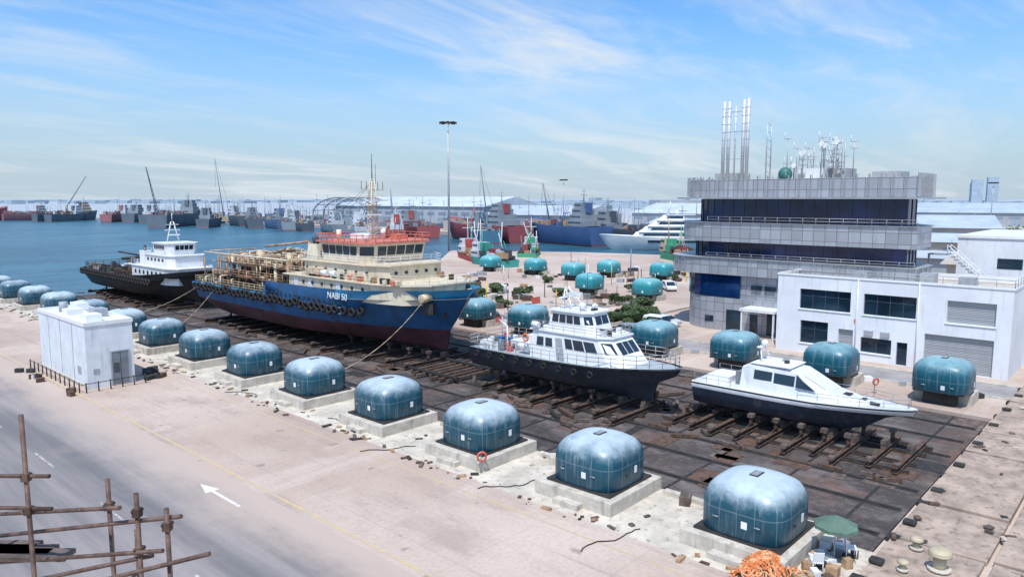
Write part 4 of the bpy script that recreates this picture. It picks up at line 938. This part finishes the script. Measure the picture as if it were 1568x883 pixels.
for d in (0,12,24,36):
    pts=[(d,20*math.cos(math.pi*t/16),7+14*math.sin(math.pi*t/16)*.75) for t in range(17)]; e.path([(d,20,0)]+pts+[(d,-20,0)],.5,am,5)
for t in range(1,16,2): e.cyl((0,20*math.cos(math.pi*t/16),7+10.5*math.sin(math.pi*t/16)),(36,20*math.cos(math.pi*t/16),7+10.5*math.sin(math.pi*t/16)),.3,am,seg=4)
e.done('arch_shelter',loc=(278,405,0),rz=.4)
def crane(loc,rz,h,reach,k=.3):
    b=B(); cm=dm('crn',(.10,.10,.12),k); b.rbox((0,0,2),(4,8,3),0,dm('crnb',(.45,.3,.05),k)); b.cyl((0,0,3),(0,reach,h),.4,cm,r1=.2,seg=5); b.cyl((0,reach,h),(0,reach+.5,h*.55),.08,cm,seg=4); b.cyl((0,-4,4),(0,-3,h*.35),.25,cm,seg=4); b.cyl((0,-3,h*.35),(0,reach,h),.08,cm,seg=4)
    b.done('mobile_crane',loc=loc,rz=rz)
crane((262,530,0),.6,46,5); crane((275,268,0),.4,34,4)
crane((262,330,0),-.5,22,6); crane((262,215,0),.8,24,4)
b=B(); R=random.Random(77)
for k in range(150):
    y=R.uniform(120,760); x=262+R.uniform(0,60); h=R.uniform(7,20); b.cyl((x,y,0),(x,y,h),.18,dm('mst',(.15,.17,.20),.3),seg=5)
    if k%3==0: b.box(x-.2,x+.2,y-2,y+2,h*.8,h*.8+.3,dm('mst',(.15,.17,.2),.3))
for k in range(60):
    x=R.uniform(130,420); y=R.uniform(-5,100); h=R.uniform(6,12)
    if x*.42>y>x*.22 and x<160: continue
    b.cyl((x,y,0),(x,y,h),.12,dm('mst',(.15,.17,.2),.3),seg=5)
b.done('light_poles')
b=B(); R=random.Random(33)
for k in range(420):
    a=math.radians(R.uniform(-5,88)); d=R.uniform(900,3600)
    if a>math.radians(48): d=R.uniform(2600,5200)
    x,y=d*math.cos(a),d*math.sin(a)
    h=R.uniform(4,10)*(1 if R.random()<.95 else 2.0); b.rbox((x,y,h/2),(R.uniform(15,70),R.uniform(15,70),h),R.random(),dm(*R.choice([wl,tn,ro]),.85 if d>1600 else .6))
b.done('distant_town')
b=B()
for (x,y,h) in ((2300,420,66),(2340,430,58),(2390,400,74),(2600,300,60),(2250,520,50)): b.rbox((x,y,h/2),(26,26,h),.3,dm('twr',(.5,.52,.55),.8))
b.done('distant_tower_block')
b=B(); R=random.Random(50)
for k in range(260):
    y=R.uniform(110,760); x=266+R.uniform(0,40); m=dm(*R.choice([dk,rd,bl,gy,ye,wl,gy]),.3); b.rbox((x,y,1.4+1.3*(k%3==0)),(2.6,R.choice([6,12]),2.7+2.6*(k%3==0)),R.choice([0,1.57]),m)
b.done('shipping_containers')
b=B(); R=random.Random(61)
for c in range(46):
    cx,cy=R.uniform(130,420),R.uniform(15,95); 
    for q in range(60):
        v=Vector((R.gauss(0,1.6),R.gauss(0,1.6),2+R.gauss(0,.9))); s_=R.uniform(.3,.7); p=Vector((cx,cy,0))+v; p.z=max(.3,p.z); a=Vector((R.gauss(0,1),R.gauss(0,1),R.gauss(0,1))).normalized(); d=a.orthogonal(); b.face([p-a*s_,p+d*s_,p+a*s_,p-d*s_],LEAF if q%2 else LEAF2)
b.done('distant_trees')
# ------------------------------------------------------------ camera, sun, sky
cam=bpy.data.cameras.new('camera'); co=bpy.data.objects.new('camera',cam); S.collection.objects.link(co); S.camera=co
cam.sensor_width=36; cam.lens=1127/1568*36; cam.clip_end=30000; cam.clip_start=.1
co.location=(0,0,17); co.rotation_euler=(math.radians(90)-math.atan(138/1127),0,math.radians(42.4-90))
sd=Vector((-.80,-.38,1.7)).normalized(); el=math.asin(sd.z)
su=bpy.data.lights.new('sun','SUN'); su.energy=4.3; su.angle=math.radians(.5); su.color=(1,.96,.91)
so=bpy.data.objects.new('sun',su); S.collection.objects.link(so); so.rotation_euler=sd.to_track_quat('Z','Y').to_euler()
w=bpy.data.worlds.new('World'); S.world=w; w.use_nodes=True; nt=w.node_tree; bg=nt.nodes['Background']
sky=nt.nodes.new('ShaderNodeTexSky'); sky.sky_type='NISHITA'; sky.sun_disc=False; sky.sun_elevation=el; sky.sun_rotation=math.atan2(sd.x,sd.y); sky.air_density=1.; sky.dust_density=1.2; sky.ozone_density=2.
tc=nt.nodes.new('ShaderNodeTexCoord'); g=tc.outputs['Generated']; s=sep(nt,g)
zz=mth(nt,'ADD',mth(nt,'MAXIMUM',s[2],0),.12)
cx=nt.nodes.new('ShaderNodeCombineXYZ'); nt.links.new(mth(nt,'DIVIDE',s[0],zz),cx.inputs[0]); nt.links.new(mth(nt,'DIVIDE',s[1],zz),cx.inputs[1])
mp=nt.nodes.new('ShaderNodeMapping'); mp.inputs['Rotation'].default_value=(0,0,math.radians(58)); mp.inputs['Scale'].default_value=(.45,1.5,1); nt.links.new(cx.outputs[0],mp.inputs[0])
wn=nt.nodes.new('ShaderNodeTexNoise'); wn.inputs['Scale'].default_value=.6; wn.inputs['Detail'].default_value=3; nt.links.new(cx.outputs[0],wn.inputs['Vector'])
va=nt.nodes.new('ShaderNodeVectorMath'); va.operation='MULTIPLY_ADD'; nt.links.new(wn.outputs['Color'],va.inputs[0]); va.inputs[1].default_value=(1.2,1.2,0); nt.links.new(mp.outputs[0],va.inputs[2])
c1=noise(nt,va.outputs[0],.8,9,.6); c2=noise(nt,cx.outputs[0],.42,4,.5); c3=noise(nt,va.outputs[0],2.4,8,.65)
cf=mth(nt,'MULTIPLY',ramp(nt,c1,.43,.68),ramp(nt,c2,.34,.60,.25,1))
cf=mth(nt,'ADD',mth(nt,'MULTIPLY',cf,.85),mth(nt,'MULTIPLY',ramp(nt,c3,.48,.75),.22))
hazef=ramp(nt,s[2],-.03,.24,.95,0)
base=mix(nt,1.0,sky.outputs[0],(.92,1.42,1.85),'MULTIPLY',True)
col=mix(nt,hazef,base,(4.8,5.8,6.7),'MIX',True)
cn_=mth(nt,'MINIMUM',cf,1.0)
col2=mix(nt,cn_,col,(7.2,7.7,8.1),'MIX',True)
nt.links.new(col2,bg.inputs[0]); bg.inputs[1].default_value=.11
S.view_settings.view_transform='Standard'; S.view_settings.look='None'; S.view_settings.exposure=0
